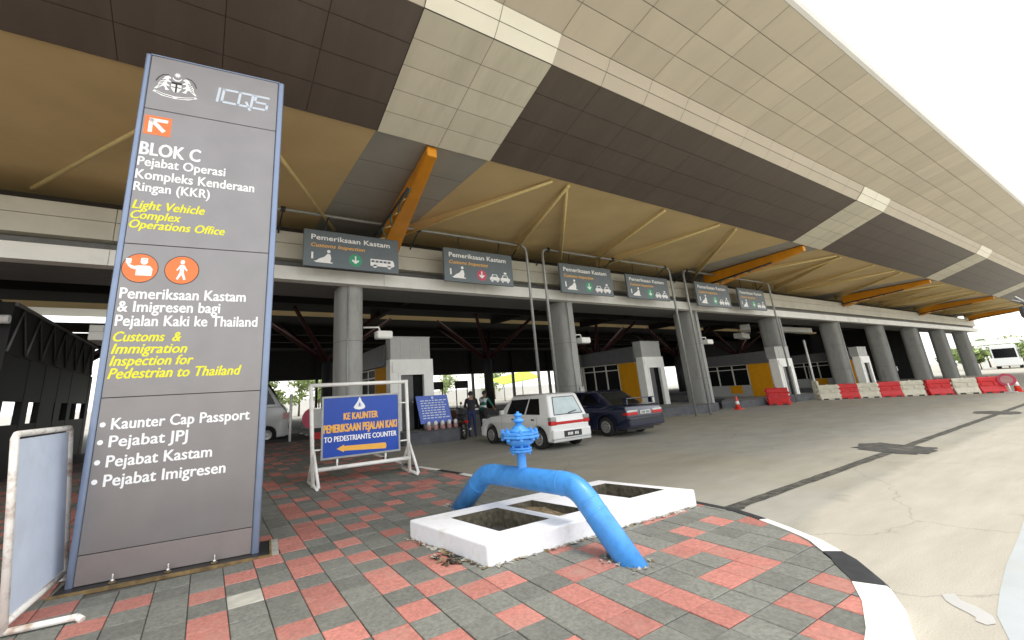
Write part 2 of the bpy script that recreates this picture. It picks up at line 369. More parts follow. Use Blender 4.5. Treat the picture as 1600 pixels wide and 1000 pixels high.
# road: one concrete sheet to the horizon
def road():
    mb = MB()
    xs = [-400, -60, -20, 0, 10, 30, 60, 100, 200, 900]; ys = [-500, -40, -5, 5, 20, 50, 120, 900]
    for i in range(len(xs)-1):
        for j in range(len(ys)-1):
            mb.quad((xs[i], ys[j], 0), (xs[i+1], ys[j], 0), (xs[i+1], ys[j+1], 0), (xs[i], ys[j+1], 0), M['concrete'])
    tag(mb.build('road'), kind='structure')
road()
def joint():
    mb = MB(); n = 150; top = []; bot = []
    rng = random.Random(3)
    for i in range(n+1):
        x = 5.45+(70-5.45)*(i/n)**1.5
        top.append((x, 3.53+rng.uniform(-.010, .010), .004)); bot.append((x, 3.37+rng.uniform(-.010, .010), .004))
    for i in range(n): mb.quad(bot[i], bot[i+1], top[i+1], top[i], M['joint'])
    def blob(cx, cy, rx, ry, sk, z=.008):
        pts = []
        for k in range(26):
            a = 2*math.pi*k/26; q = 1+rng.uniform(-.12, .12)
            sx = math.copysign(abs(math.cos(a))**.6, math.cos(a)); sy = math.copysign(abs(math.sin(a))**.6, math.sin(a))
            pts.append((cx+rx*sx*q+sk*sy*ry, cy+ry*sy*q, z))
        mb.add(pts, [tuple(range(26))], M['tar'])
    blob(12.25, 3.55, .62, .62, .3); blob(21.6, 3.55, .6, .5, .3); blob(5.75, 3.42, .35, .1, 0)
    tag(mb.build('road_joint'), kind='structure')
    # worn paint scrap; flat blue-grey patch standing in for a near car body
    mb = MB()
    def patch(pts, m, z):
        mb.add([(x, y, z) for x, y in pts], [tuple(range(len(pts)))], m)
    patch([(4.76, 1.35), (4.84, 1.3), (4.74, 1.25), (4.69, 1.16), (4.6, 1.08), (4.49, 1.05), (4.42, 1.08), (4.44, 1.13), (4.5, 1.14), (4.54, 1.18), (4.6, 1.26), (4.66, 1.31)], M['lane_white'], .004)
    patch([(8.02, 1.34), (6.71, 1.24), (5.82, 1.19), (5.16, 1.13), (4.64, 1.07), (4.15, .93), (4.15, -1.5), (9, -1.5), (9, 1.38)], M['lane_pale'], .003)
    tag(mb.build('road_paint'), kind='structure')
joint()

# pavement of square pavers inside a painted kerb
KZ = .12
KERB1 = [(5.50, 3.75), (5.48, 3.1), (5.38, 2.82), (5.22, 2.48), (5.02, 2.12), (4.72, 1.78), (4.38, 1.52), (4.0, 1.33), (3.6, 1.19), (3.0, 1.04), (2.0, .88), (0.5, .78), (-9, .7)]
KERB2 = [(4.3, 24), (4.2, 12), (4.12, 9.9), (4.16, 9.2), (4.34, 8.2), (4.46, 7.4), (4.58, 6.75), (4.66, 6.2), (4.74, 5.7), (4.80, 5.2), (4.84, 4.6)]
def offset(poly, d):
    out = []
    for i, p in enumerate(poly):
        a = Vector(poly[max(i-1, 0)]); b = Vector(poly[min(i+1, len(poly)-1)]); t = (b-a).normalized()
        out.append((p[0]+t.y*d, p[1]-t.x*d))
    return out
def resample(poly, step):
    out = [poly[0]]; acc = 0
    for i in range(len(poly)-1):
        a = Vector(poly[i]); b = Vector(poly[i+1]); L = (b-a).length; n = max(1, int(L/step+.5))
        for k in range(1, n+1): out.append(tuple(a+(b-a)*k/n))
    return out
def clip(poly, a, b):
    """keep the part on the right-hand side of a->b"""
    d = (b[0]-a[0], b[1]-a[1]); f = lambda p: d[0]*(p[1]-a[1])-d[1]*(p[0]-a[0])
    out = []
    for i in range(len(poly)):
        p, q = poly[i], poly[(i+1) % len(poly)]; fp, fq = f(p), f(q)
        if fp <= 0: out.append(p)
        if (fp < 0 < fq) or (fq < 0 < fp):
            t = fp/(fp-fq); out.append((p[0]+(q[0]-p[0])*t, p[1]+(q[1]-p[1])*t))
    return out
TS = .2655; TX0 = .268; TY0 = .013
ROWS = {5: [11, 13], 6: [12, 14], 7: [10], 8: [6, 8, 10, 12, 13, 14, 17], 9: [8, 10, 14], 10: [4, 6, 8, 13, 14, 18], 11: [3, 9, 10, 12, 15, 17], 12: [2, 4, 6, 7, 11], 13: [1, 5, 10, 15, 16, 17, 19], 14: [-1, 2, 4, 6], 15: [-1, 2, 4, 6], 16: [1, 5], 17: [-4, -1, 2, 4, 6], 18: [-3, 0, 2, 3], 19: [-5, 1, 4, 6], 20: [2], 21: [2, 3, 5, 8], 22: [1, 3, 6, 10], 23: [3, 4, 7], 24: [5, 6, 8, 10], 25: [3, 4]}     # red pavers by row
RED = {(i, j): i in ROWS.get(j, ()) for i in range(-5, 22) for j in range(2, 26)}
def pavement():
    in1 = [offset(KERB1, .11)[i] if i < 4 else offset(KERB1, .15 if i == 4 else .20)[i] for i in range(len(KERB1))]; in2 = offset(KERB2, .14)
    mb = MB(); rng = random.Random(21)
    # bed
    bed = [p for p in KERB2[:-1]]+[(4.85, 4.4), (5.45, 3.7)]+KERB1[1:]+[(-9, 24)]
    cen = (0, 5)
    mb.add([(x, y, .104) for x, y in bed], [tuple(range(len(bed)))[::-1]], M['mortar'])
    shades = []
    tiles = 0
    for i in range(-34, 24):
        for j in range(0, 72):
            x0, y0 = TX0+i*TS, TY0+j*TS; cx, cy = x0+TS/2, y0+TS/2
            if cx > 6 or cy > 19 or cx < -8.5: continue
            if y0 < .5: continue
            g = .0035
            poly = [(x0+g, y0+g), (x0+TS-g, y0+g), (x0+TS-g, y0+TS-g), (x0+g, y0+TS-g)]
            if cy < 4.5:
                for k in range(len(in1)-1):
                    poly = clip(poly, in1[k], in1[k+1])
                    if len(poly) < 3: break
            else:
                for k in range(len(in2)-1):
                    ya, yb = in2[k][1], in2[k+1][1]
                    if yb-.2 <= cy <= ya+.2:
                        poly = clip(poly, in2[k], in2[k+1])
                        if len(poly) < 3: break
            if len(poly) < 3: continue
            # pylon pit and chamber footprint stay open
            if -.92 < cx < .66 and 5.38 < cy < 5.8: continue
            if 2.35 < cx < 5.2 and 3.75 < cy < 4.7: continue
            red = RED.get((i, j))
            if red is None: red = rng.random() < .40
            m = M['paver_red'] if red else M['paver_grey']
            if (i, j) == (0, 16): m = M['paver_pale']
            dz = rng.uniform(-.0025, .0025); tx = rng.uniform(-.006, .006); ty = rng.uniform(-.006, .006)
            n = len(poly)
            ztop = lambda p: KZ+dz+(p[0]-cx)*tx+(p[1]-cy)*ty
            # small chamfer
            cpx = sum(p[0] for p in poly)/n; cpy = sum(p[1] for p in poly)/n
            inn = [(p[0]+(cpx-p[0])*.035, p[1]+(cpy-p[1])*.035) for p in poly]
            vs = [(p[0], p[1], ztop(p)) for p in inn]+[(p[0], p[1], ztop(p)-.004) for p in poly]+[(p[0], p[1], .104) for p in poly]
            fs = [tuple(range(n))]+[(k, n+k, n+(k+1) % n, (k+1) % n) for k in range(n)]+[(n+k, 2*n+k, 2*n+(k+1) % n, n+(k+1) % n) for k in range(n)]
            before = len(mb.f); mb.add(vs, fs, m); sh = rng.uniform(.82, 1.14)
            shades += [(before, len(mb.f), sh)]
    o = mb.build('pavement', fix=False)
    ca = o.data.color_attributes.new('shade', 'FLOAT_COLOR', 'CORNER')
    fsh = {}
    for a, b, s in shades:
        for k in range(a, b): fsh[k] = s
    for p in o.data.polygons:
        s = fsh.get(p.index, 1)
        for li in p.loop_indices: ca.data[li].color = (s, s, s, 1)
    tag(o, kind='structure')
def kerb():
    mb = MB()
    def run(poly, width, marks):
        pts = resample(poly, .09)
        acc = 0; d = [0]
        for i in range(len(pts)-1):
            acc += (Vector(pts[i+1])-Vector(pts[i])).length; d.append(acc)
        zt = KZ+.006
        wf = width if callable(width) else (lambda q: width)
        inn = [offset(pts, wf(d[i]))[i] for i in range(len(pts))]
        for i in range(len(pts)-1):
            mid = (d[i]+d[i+1])/2
            col = marks(mid); m = M['kerb_white'] if col else M['kerb_black']
            a, b = pts[i], pts[i+1]; c, e = inn[i+1], inn[i]
            bev = .02
            a2 = (a[0]+(e[0]-a[0])*bev/wf(d[i]), a[1]+(e[1]-a[1])*bev/wf(d[i])); b2 = (b[0]+(c[0]-b[0])*bev/wf(d[i]), b[1]+(c[1]-b[1])*bev/wf(d[i]))
            mb.quad((*e, zt), (*c, zt), (*b2, zt), (*a2, zt), m)
            mb.quad((*a2, zt), (*b2, zt), (*b, zt-.02), (*a, zt-.02), m)
            mb.quad((*a, zt-.02), (*b, zt-.02), (*b, -.02), (*a, -.02), m)
            mb.quad((*e, zt), (*e, .1), (*c, .1), (*c, zt), m)
    B1 = [(0, 1.02, 0), (1.02, 1.98, 1), (1.98, 2.74, 0), (2.74, 3.72, 1), (3.72, 4.7, 0), (4.7, 5.7, 1), (5.7, 6.7, 0), (6.7, 20, 1)]
    run(KERB1, lambda q: .11+.10*min(1, max(0, (q-1.6)/.7)), lambda s: next((c for a, b, c in B1 if a <= s < b), 1))
    run(KERB2, .14, lambda s: int((s+.95)/.72) % 2 == 0)
    tag(mb.build('kerb'), kind='structure')

# traffic islands carrying the booths
def island(pts, z=.2):
    mb = MB(); n = len(pts)
    ctr = Vector((sum(p[0] for p in pts)/n, sum(p[1] for p in pts)/n))
    inn = [tuple(Vector(p)+(ctr-Vector(p)).normalized()*.18) for p in pts]
    mb.add([(*p, 0) for p in pts]+[(*p, z-.03) for p in pts]+[(*(Vector(p)+(ctr-Vector(p)).normalized()*.03), z) for p in pts]+[(*p, z+.002) for p in inn],
           [(i, (i+1) % n, n+(i+1) % n, n+i) for i in range(n)]+[(n+i, n+(i+1) % n, 2*n+(i+1) % n, 2*n+i) for i in range(n)]+[(2*n+i, 2*n+(i+1) % n, 3*n+(i+1) % n, 3*n+i) for i in range(n)], M['island'])
    mb.add([(*p, z+.002) for p in inn], [tuple(range(n))], M['island_top'])
    tag(mb.build('traffic_island'), kind='structure')

# ================================================================== TERMINAL BUILDING
XL, XR = -32.0, 80.0
PER = 18.07; SC = 3.98; PW = PER/13
P1 = (7.30, 6.96); P2 = (4.968, 7.785); P3 = (4.627, 8.22); P4 = (3.55, 8.53); P5 = (2.354, 8.80)
def stripe_ranges():
    k = -2
    out = []
    while SC+k*PER < XR+2:
        c = SC+k*PER
        if c+PW > XL: out.append((max(XL, c-PW), min(XR, c+PW)))
        k += 1
    return out
def panels(mb, A, B, rows, x0, x1, m, gap=.012, off=0.0, phase=SC):
    """flat panels between profile points A and B (Y,Z) from x0 to x1, open joints"""
    dY, dZ = B[0]-A[0], B[1]-A[1]; L = math.hypot(dY, dZ); nY, nZ = -abs(dZ)/L*0, -1
    i0 = math.floor((x0-phase)/PW+1e-6); x = phase+i0*PW
    while x < x1-1e-4:
        a, b = max(x, x0)+gap/2, min(x+PW, x1)-gap/2
        if b-a > .02:
            for r in range(rows):
                t0 = r/rows+gap/2/L; t1 = (r+1)/rows-gap/2/L
                p = (A[0]+dY*t0, A[1]+dZ*t0); q = (A[0]+dY*t1, A[1]+dZ*t1)
                mb.quad((a, *p), (b, *p), (b, *q), (a, *q), m)
        x += PW
def back(mb, A, B, m, d=.03):
    dY, dZ = B[0]-A[0], B[1]-A[1]; L = math.hypot(dY, dZ); ny, nz = (dZ/L*d, -dY/L*d)
    if nz < 0: ny, nz = -ny, -nz
    a = (A[0]+ny, A[1]+nz); b = (B[0]+ny, B[1]+nz)
    mb.quad((XL, *a), (XR, *a), (XR, *b), (XL, *b), m)
def building():
    T = thing('terminal_building', 'long border checkpoint hall under a huge brown and cream winged roof on round columns', 'building', (0, 0, 0))
    st = stripe_ranges(); dark = []
    xs = XL
    for a, b in st:
        if a > xs: dark.append((xs, a))
        xs = b
    if xs < XR: dark.append((xs, XR))
    # tan soffit and grey bands in line with each strut
    mb = MB(); ms = MB()
    A = (13.6, 7.02); B = P1
    for a, b in dark: mb.quad((a, *A), (b, *A), (b, *B), (a, *B), M['tan'])
    mb.build('soffit', T)
    for a, b in st:
        for r in range(5):
            t0, t1 = r/5+.001, (r+1)/5-.001
            ms.quad((a+.002, A[0]+(B[0]-A[0])*t0, A[1]+(B[1]-A[1])*t0), (b-.002, A[0]+(B[0]-A[0])*t0, A[1]+(B[1]-A[1])*t0), (b-.002, A[0]+(B[0]-A[0])*t1, A[1]+(B[1]-A[1])*t1), (a+.002, A[0]+(B[0]-A[0])*t1, A[1]+(B[1]-A[1])*t1), M['grey_stripe'])
    back(ms, A, B, M['panel_gap'])
    ms.build('soffit_band', T)
    # brown band with beige crossing panels
    A1 = (P1[0]-.02, P1[1]-.05)
    mb = MB()
    for a, b in dark: panels(mb, A1, P2, 4, a, b, M['brown'], gap=.010)
    back(mb, A1, P2, M['panel_gap']); mb.quad((XL, *A1), (XR, *A1), (XR, P1[0]+.03, P1[1]+.02), (XL, P1[0]+.03, P1[1]+.02), M['brown'])
    mb.build('brown_fascia', T)
    for a, b in st:
        ms = MB(); A2 = (A1[0], A1[1]-.012); Bq = (P2[0], P2[1]-.012)
        panels(ms, A2, Bq, 5, a, b, M['stripe'], gap=.012); ms.quad((a, A1[0]+.002, A1[1]-.012), (b, A1[0]+.002, A1[1]-.012), (b, A1[0]+.03, A1[1]+.05), (a, A1[0]+.03, A1[1]+.05), M['stripe'])
        ms.quad((a+.02, A1[0], A1[1]-.006), (b-.02, A1[0], A1[1]-.006), (b-.02, P2[0], P2[1]-.006), (a+.02, P2[0], P2[1]-.006), M['gap_light'])
        ms.build('beige_panel', T)
        mi = MB(); Pm = ((P2[0]+P3[0])/2-.02, (P2[1]+P3[1])/2)
        for s, e in ((P2, Pm), (Pm, P3)): panels(mi, (s[0]-.012, s[1]-.008), (e[0]-.012, e[1]-.008), 1, a, b, M['ivory'], gap=.012)
        mi.build('ivory_panel', T)
    # cream overhang: bend and flat underside, in panels
    mb = MB(); Pm = ((P2[0]+P3[0])/2-.02, (P2[1]+P3[1])/2)
    for a, b in dark:
        for s, e in ((P2, Pm), (Pm, P3)): panels(mb, s, e, 1, a, b, M['peach_dimmed'])
    for s, e, r in ((P3, (4.05, 8.40), 1), ((4.05, 8.40), P4, 1), (P4, (2.95, 8.672), 1), ((2.95, 8.672), P5, 1)):
        panels(mb, s, e, r, XL, XR, M['cream'])
    for s, e in ((P2, Pm), (Pm, P3), (P3, P4), (P4, P5)): back(mb, s, e, M['gap_light'])
    mb.build('overhang_panel', T)
    # nose, roof skin and the end closures
    mb = MB()
    prof = [P5, (2.28, 8.83), (2.235, 8.90), (2.26, 8.985), (2.6, 9.06), (13, 9.75), (25.15, 9.9)]
    for i in range(len(prof)-1): mb.quad((XL, *prof[i]), (XR, *prof[i]), (XR, *prof[i+1]), (XL, *prof[i+1]), M['roof_white'])
    mb.quad((XL, 26.02, 9.9), (XR, 26.02, 9.9), (XR, 46, 9.6), (XL, 46, 9.6), M['roof_white'])
    for x in (XL, XR):
        side = [P1, P2, P3, P4, P5]+prof[1:6]+[(13, 6.6)]
        mb.add([(x, *p) for p in side], [tuple(range(len(side)))], M['roof_white'])
    mb.build('roof', T)
    # front beam: upper panel, recess, white lower band, grey underside
    mb = MB(); x = XL; ph = 1.15
    xs = [ph+3.35*k for k in range(-12, 30) if XL < ph+3.35*k < XR]; xs = [XL]+xs+[XR]
    for a, b in zip(xs[:-1], xs[1:]):
        mb.box(a+.008, b-.008, 12.30, 12.7, 5.62, 6.06, M['beam']); mb.box(a+.008, b-.008, 12.30, 12.7, 6.075, 6.42, M['beam'])
    mb.box(XL+.02, XR-.02, 12.34, 12.68, 5.63, 6.40, M['gap_light'])
    mb.build('beam_panel', T)
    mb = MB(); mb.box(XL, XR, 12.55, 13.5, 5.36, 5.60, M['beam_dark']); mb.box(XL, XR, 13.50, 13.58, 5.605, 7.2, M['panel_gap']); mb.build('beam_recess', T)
    mb = MB()
    for a, b in zip(xs[:-1], xs[1:]): mb.box(a+.006, b-.006, 12.15, 12.50, 4.96, 5.34, M['beam_white'])
    mb.box(XL, XR, 12.18, 12.48, 4.985, 5.32, M['gap_light'])
    mb.build('beam_band', T)
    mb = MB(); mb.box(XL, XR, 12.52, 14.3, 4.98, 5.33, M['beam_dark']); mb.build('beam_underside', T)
    # columns
    for k in range(-3, 9):
        cx = 3.62+8.94*k; mb = MB(); d, e = .37, .24
        pts = [(cx+d*math.cos(a), 13.0+e+d*math.sin(a)) for a in [math.pi*i/12 for i in range(13)]]+[(cx+d*math.cos(a), 13.0-e+d*math.sin(a)) for a in [math.pi+math.pi*i/12 for i in range(13)]]
        n = len(pts); zs = [0, 1.6, 1.61, 3.3, 3.31, 4.99]
        vs = [(p[0], p[1], z) for z in zs for p in pts]
        mb.add(vs, [(r*n+i, r*n+(i+1) % n, (r+1)*n+(i+1) % n, (r+1)*n+i) for r in range(len(zs)-1) for i in range(n)], M['column'], True)
        mb.tube([(p[0]+(p[0]-cx)*.006, p[1]+(p[1]-13)*.004, 1.605) for p in pts]+[(pts[0][0], pts[0][1], 1.605)], .006, M['beam_dark'], 4)
        mb.tube([(p[0]+(p[0]-cx)*.006, p[1]+(p[1]-13)*.004, 3.305) for p in pts]+[(pts[0][0], pts[0][1], 3.305)], .006, M['beam_dark'], 4)
        cl = mb.build('column', T)
        cd_ = MB(); cd_.tube([(cx-.18, 12.37, .05), (cx-.18, 12.37, 4.95)], .022, M['galv'], 6); cd_.build('conduit', cl)
        if k % 2: cd_ = MB(); cd_.box(cx-.02, cx+.20, 12.34, 12.40, 1.2, 1.55, M['galv']); cd_.build('junction_box', cl)
    # orange struts
    for k in range(-1, 5):
        c = SC+k*PER; mb = MB()
        pr = [(7.36, 6.70, .12), (8.6, 6.56, .16), (11.3, 6.30, .27), (12.2, 6.12, .30)]
        vs = []; fs = []
        for y, z, hw_ in pr:
            cx = c-.1+(y-7.36)/4.84*.85
            vs += [(cx-hw_, y, z), (cx+hw_, y, z), (cx+hw_, y, 6.945), (cx-hw_, y, 6.945)]
        for i in range(3):
            for k_ in range(4): fs.append((i*4+k_, i*4+(k_+1) % 4, (i+1)*4+(k_+1) % 4, (i+1)*4+k_))
        mb.add(vs, fs+[(0, 1, 2, 3), (15, 14, 13, 12)], M['strut'])
        s = mb.build('strut', T, bevel=.03)
        mt = MB()       # dark latticed edge of the strut
        e0 = Vector((c+.47, 12.1, 6.18)); e1 = Vector((c-.02, 8.7, 6.52))
        mt.tube([e0+Vector((-.42, 0, .1)), e1+Vector((-.10, 0, .02))], .04, M['dark_metal'], 6)
        for q in range(9):
            t0, t1 = q/9, (q+1)/9
            a = e0.lerp(e1, t0); b = e0.lerp(e1, t1)
            mt.tube([a+Vector((-.40*(1-t0) if q % 2 else -.06, 0, .08 if q % 2 else .0)), b+Vector((-.06 if q % 2 else -.40*(1-t1), 0, .0 if q % 2 else .08))], .026, M['tan_rod'] if q % 2 else M['teal'], 5)
        mt.build('lattice', s)
    # tan tie rods
    for k in range(-2, 5):
        o = SC+k*PER-3.98
        rods = ((7.45, 7.42, 4.9, 12.3), (8.05, 7.42, 9.75, 12.3), (8.15, 7.6, 12.2, 12.2), (12.23, 7.4, 13.95, 12.3), (15.4, 7.4, 14.65, 12.5), (16.5, 7.4, 21.6, 12.3))
        if k == -1: rods = tuple((x0-o, y0, x1-o, y1) for x0, y0, x1, y1 in ((-.35, 7.4, -3.75, 12.3), (.05, 7.4, 2.98, 12.3), (-6.5, 7.4, -5.4, 12.4), (-10.3, 7.4, -8.2, 12.3), (-11, 7.4, -13.2, 12.3)))
        for xa, ya, xb, yb in rods:
            if not (XL < xa+o < XR and XL < xb+o < XR): continue
            mb = MB(); mb.tube([(xa+o, ya, 6.90), (xb+o, yb, 6.66)], .045, M['tan_rod'], 8); rd = mb.build('tie_rod', T)
            if k == -1: continue
            mb = MB(); q = Vector((yb-ya, -(xb-xa), 0)).normalized()*.006
            pa, pb = Vector((xa+o, ya, 6.91)), Vector((xb+o, yb, 6.67)); pc = Vector((xb+o, yb, 6.985))
            mb.add([pa-q, pb-q, pc-q, pa+q, pb+q, pc+q], [(0, 1, 2), (5, 4, 3), (0, 3, 4, 1), (1, 4, 5, 2), (2, 5, 3, 0)], M['tan']); mb.build('fin', rd)
    # hall ceiling, skylight slot, rear beam
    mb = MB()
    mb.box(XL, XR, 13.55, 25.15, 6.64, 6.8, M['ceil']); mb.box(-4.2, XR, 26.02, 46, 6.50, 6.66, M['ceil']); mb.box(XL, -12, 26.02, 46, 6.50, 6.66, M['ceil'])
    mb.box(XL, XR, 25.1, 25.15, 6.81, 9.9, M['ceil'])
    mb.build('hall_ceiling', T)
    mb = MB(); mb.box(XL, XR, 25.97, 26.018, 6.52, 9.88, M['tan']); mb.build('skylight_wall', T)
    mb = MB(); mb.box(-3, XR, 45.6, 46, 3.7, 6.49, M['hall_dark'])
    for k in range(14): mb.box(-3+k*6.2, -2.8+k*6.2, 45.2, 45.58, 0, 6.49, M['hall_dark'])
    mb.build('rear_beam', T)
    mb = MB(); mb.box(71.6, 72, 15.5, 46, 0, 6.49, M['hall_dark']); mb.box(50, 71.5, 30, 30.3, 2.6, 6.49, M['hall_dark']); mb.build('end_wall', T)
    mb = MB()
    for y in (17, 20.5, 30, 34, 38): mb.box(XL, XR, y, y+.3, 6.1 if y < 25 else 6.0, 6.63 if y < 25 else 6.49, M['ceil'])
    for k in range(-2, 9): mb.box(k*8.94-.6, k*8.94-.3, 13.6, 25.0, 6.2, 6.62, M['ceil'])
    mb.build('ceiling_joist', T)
    # branching red columns
    for k in range(6):
        cx = -5.35+11.4*k; mb = MB(); mb.lathe([(.34, 0), (.32, 4.0)], M['hall_dark'], (cx, 26, 0), 16)
        cobj = mb.build('tree_column', T)
        for dx, dy in ((-4, 0), (4, 0), (-2.4, 3), (2.4, 3), (-2.4, -2.6), (2.4, -2.6)):
            b = MB(); b.tube([(cx+dx*.05, 26+dy*.05, 3.9), (cx+dx, 26+dy, 6.55)], [.16, .10], M['red_steel'], 8); b.build('branch', cobj)
    return T

# ================================================================== BOOTHS
def booth(x0, y0, z0, sc, label):
    T = thing('inspection_booth', label, 'booth', (x0, y0, z0), 0, 'inspection booths in the traffic lanes'); T.scale = sc
    W = 2.05
    # tower with the doorway at the front
    mb = MB(); H = 2.98
    mb.box(0, .48, 0, .5, 0, H, M['booth_white']); mb.box(W-.48, W, 0, .5, 0, H, M['booth_white']); mb.box(.48, W-.48, 0, .5, 2.42, H, M['booth_white'])
    mb.box(.10, .482, -.04, -.001, 2.42, H-.1, M['booth_white'])
    tw = mb.build('tower', T)
    mb = MB(); mb.box(.36, .48, -.03, -.002, 0, 2.30, M['booth_white']); mb.box(W-.48, W-.36, -.03, -.002, 0, 2.30, M['booth_white']); mb.box(.36, W-.36, -.03, -.002, 2.302, 2.42, M['booth_white']); mb.build('door_surround', T)
    mb = MB(); mb.box(.50, 1.10, .12, .17, .02, 2.40, M['door_grey']); mb.box(1.12, W-.50, .12, .17, .02, 2.40, M['booth_glass'])
    d = mb.build('door', T)
    hd = MB(); hd.tube([(1.03, .08, 1.0), (1.03, .08, 1.25)], .018, M['chrome'], 6); hd.build('handle', d)
    mb = MB(); mb.box(.04, W-.12, .03, .6, H+.002, H+.96, M['booth_grey'])
    for i in range(1, 4): mb.box(.04+i*.47, .06+i*.47, .012, .028, H+.03, H+.93, M['booth_frame'])
    mb.box(.01, W-.09, 0, .64, H+.962, H+1.0, M['booth_grey'])
    mb.build('parapet', T)
    # body running back
    L = 5.2
    mb = MB(); mb.box(.02, W-.02, .52, L, 0, .95, M['booth_grey']); mb.box(.02, W-.02, .52, .75, .952, 2.72, M['booth_frame'])
    mb.box(.02, W-.02, L-.15, L, .952, 2.72, M['booth_frame']); mb.box(-.6, .015, L, L+.25, 0, .95, M['booth_grey'])
    for y in (2.0, 3.05, 4.1): mb.box(.02, .09, y-.04, y+.04, .952, 2.72, M['booth_frame']); mb.box(W-.09, W-.02, y-.04, y+.04, .952, 2.72, M['booth_frame'])
    mb.box(.03, .08, 1.95, L-.16, 2.28, 2.34, M['booth_frame']); mb.box(.02, .1, .76, L-.16, 2.66, 2.72, M['booth_frame']); mb.box(W-.1, W-.02, .76, L-.16, 2.66, 2.72, M['booth_frame'])
    mb.box(-.6, -.52, L+.02, L+.2, .952, 2.72, M['booth_frame']); mb.box(-.1, .0, L+.02, L+.2, .952, 2.72, M['booth_frame'])
    mb.build('wall', T)
    mb = MB(); mb.box(0, .016, .56, 1.95, 0.0, 2.70, M['booth_amber']); mb.box(0, .016, 2.6, 3.4, 0.25, .93, M['booth_amber']); mb.build('amber_panel', T)
    for a, b in ((1.97, 1.98),): pass
    for a, b in ((2.06, 3.0), (3.1, 4.05), (4.15, L-.17)):
        for X in (.05, W-.06):
            g = MB(); g.box(X, X+.012, a, b, .955, 2.655, M['booth_glass']); g.build('window', T)
    g = MB(); g.box(-.52, -.1, L+.05, L+.06, .955, 2.70, M['booth_glass']); g.build('window', T)
    # sloping dark canopy
    mb = MB(); o = .14
    z0, z1 = 2.74, 3.60
    mb.add([(-o, .56, z0), (W+o-.1, .56, z0), (W+o-.1, L+.4, z0), (-.75, L+.4, z0), (-.75, L-.15, z0), (-o, L-.15, z0),
            (-.02, .62, z1+.1), (W-.1, .62, z1+.1), (W-.1, L+.3, z1), (-.66, L+.3, z1), (-.66, L-.05, z1), (-.02, L-.05, z1)],
           [(0, 5, 4, 3, 2, 1), (6, 7, 8, 9, 10, 11)]+[(i, (i+1) % 6, 6+(i+1) % 6, 6+i) for i in range(6)], M['booth_roof'])
    mb.build('canopy', T)
    return T

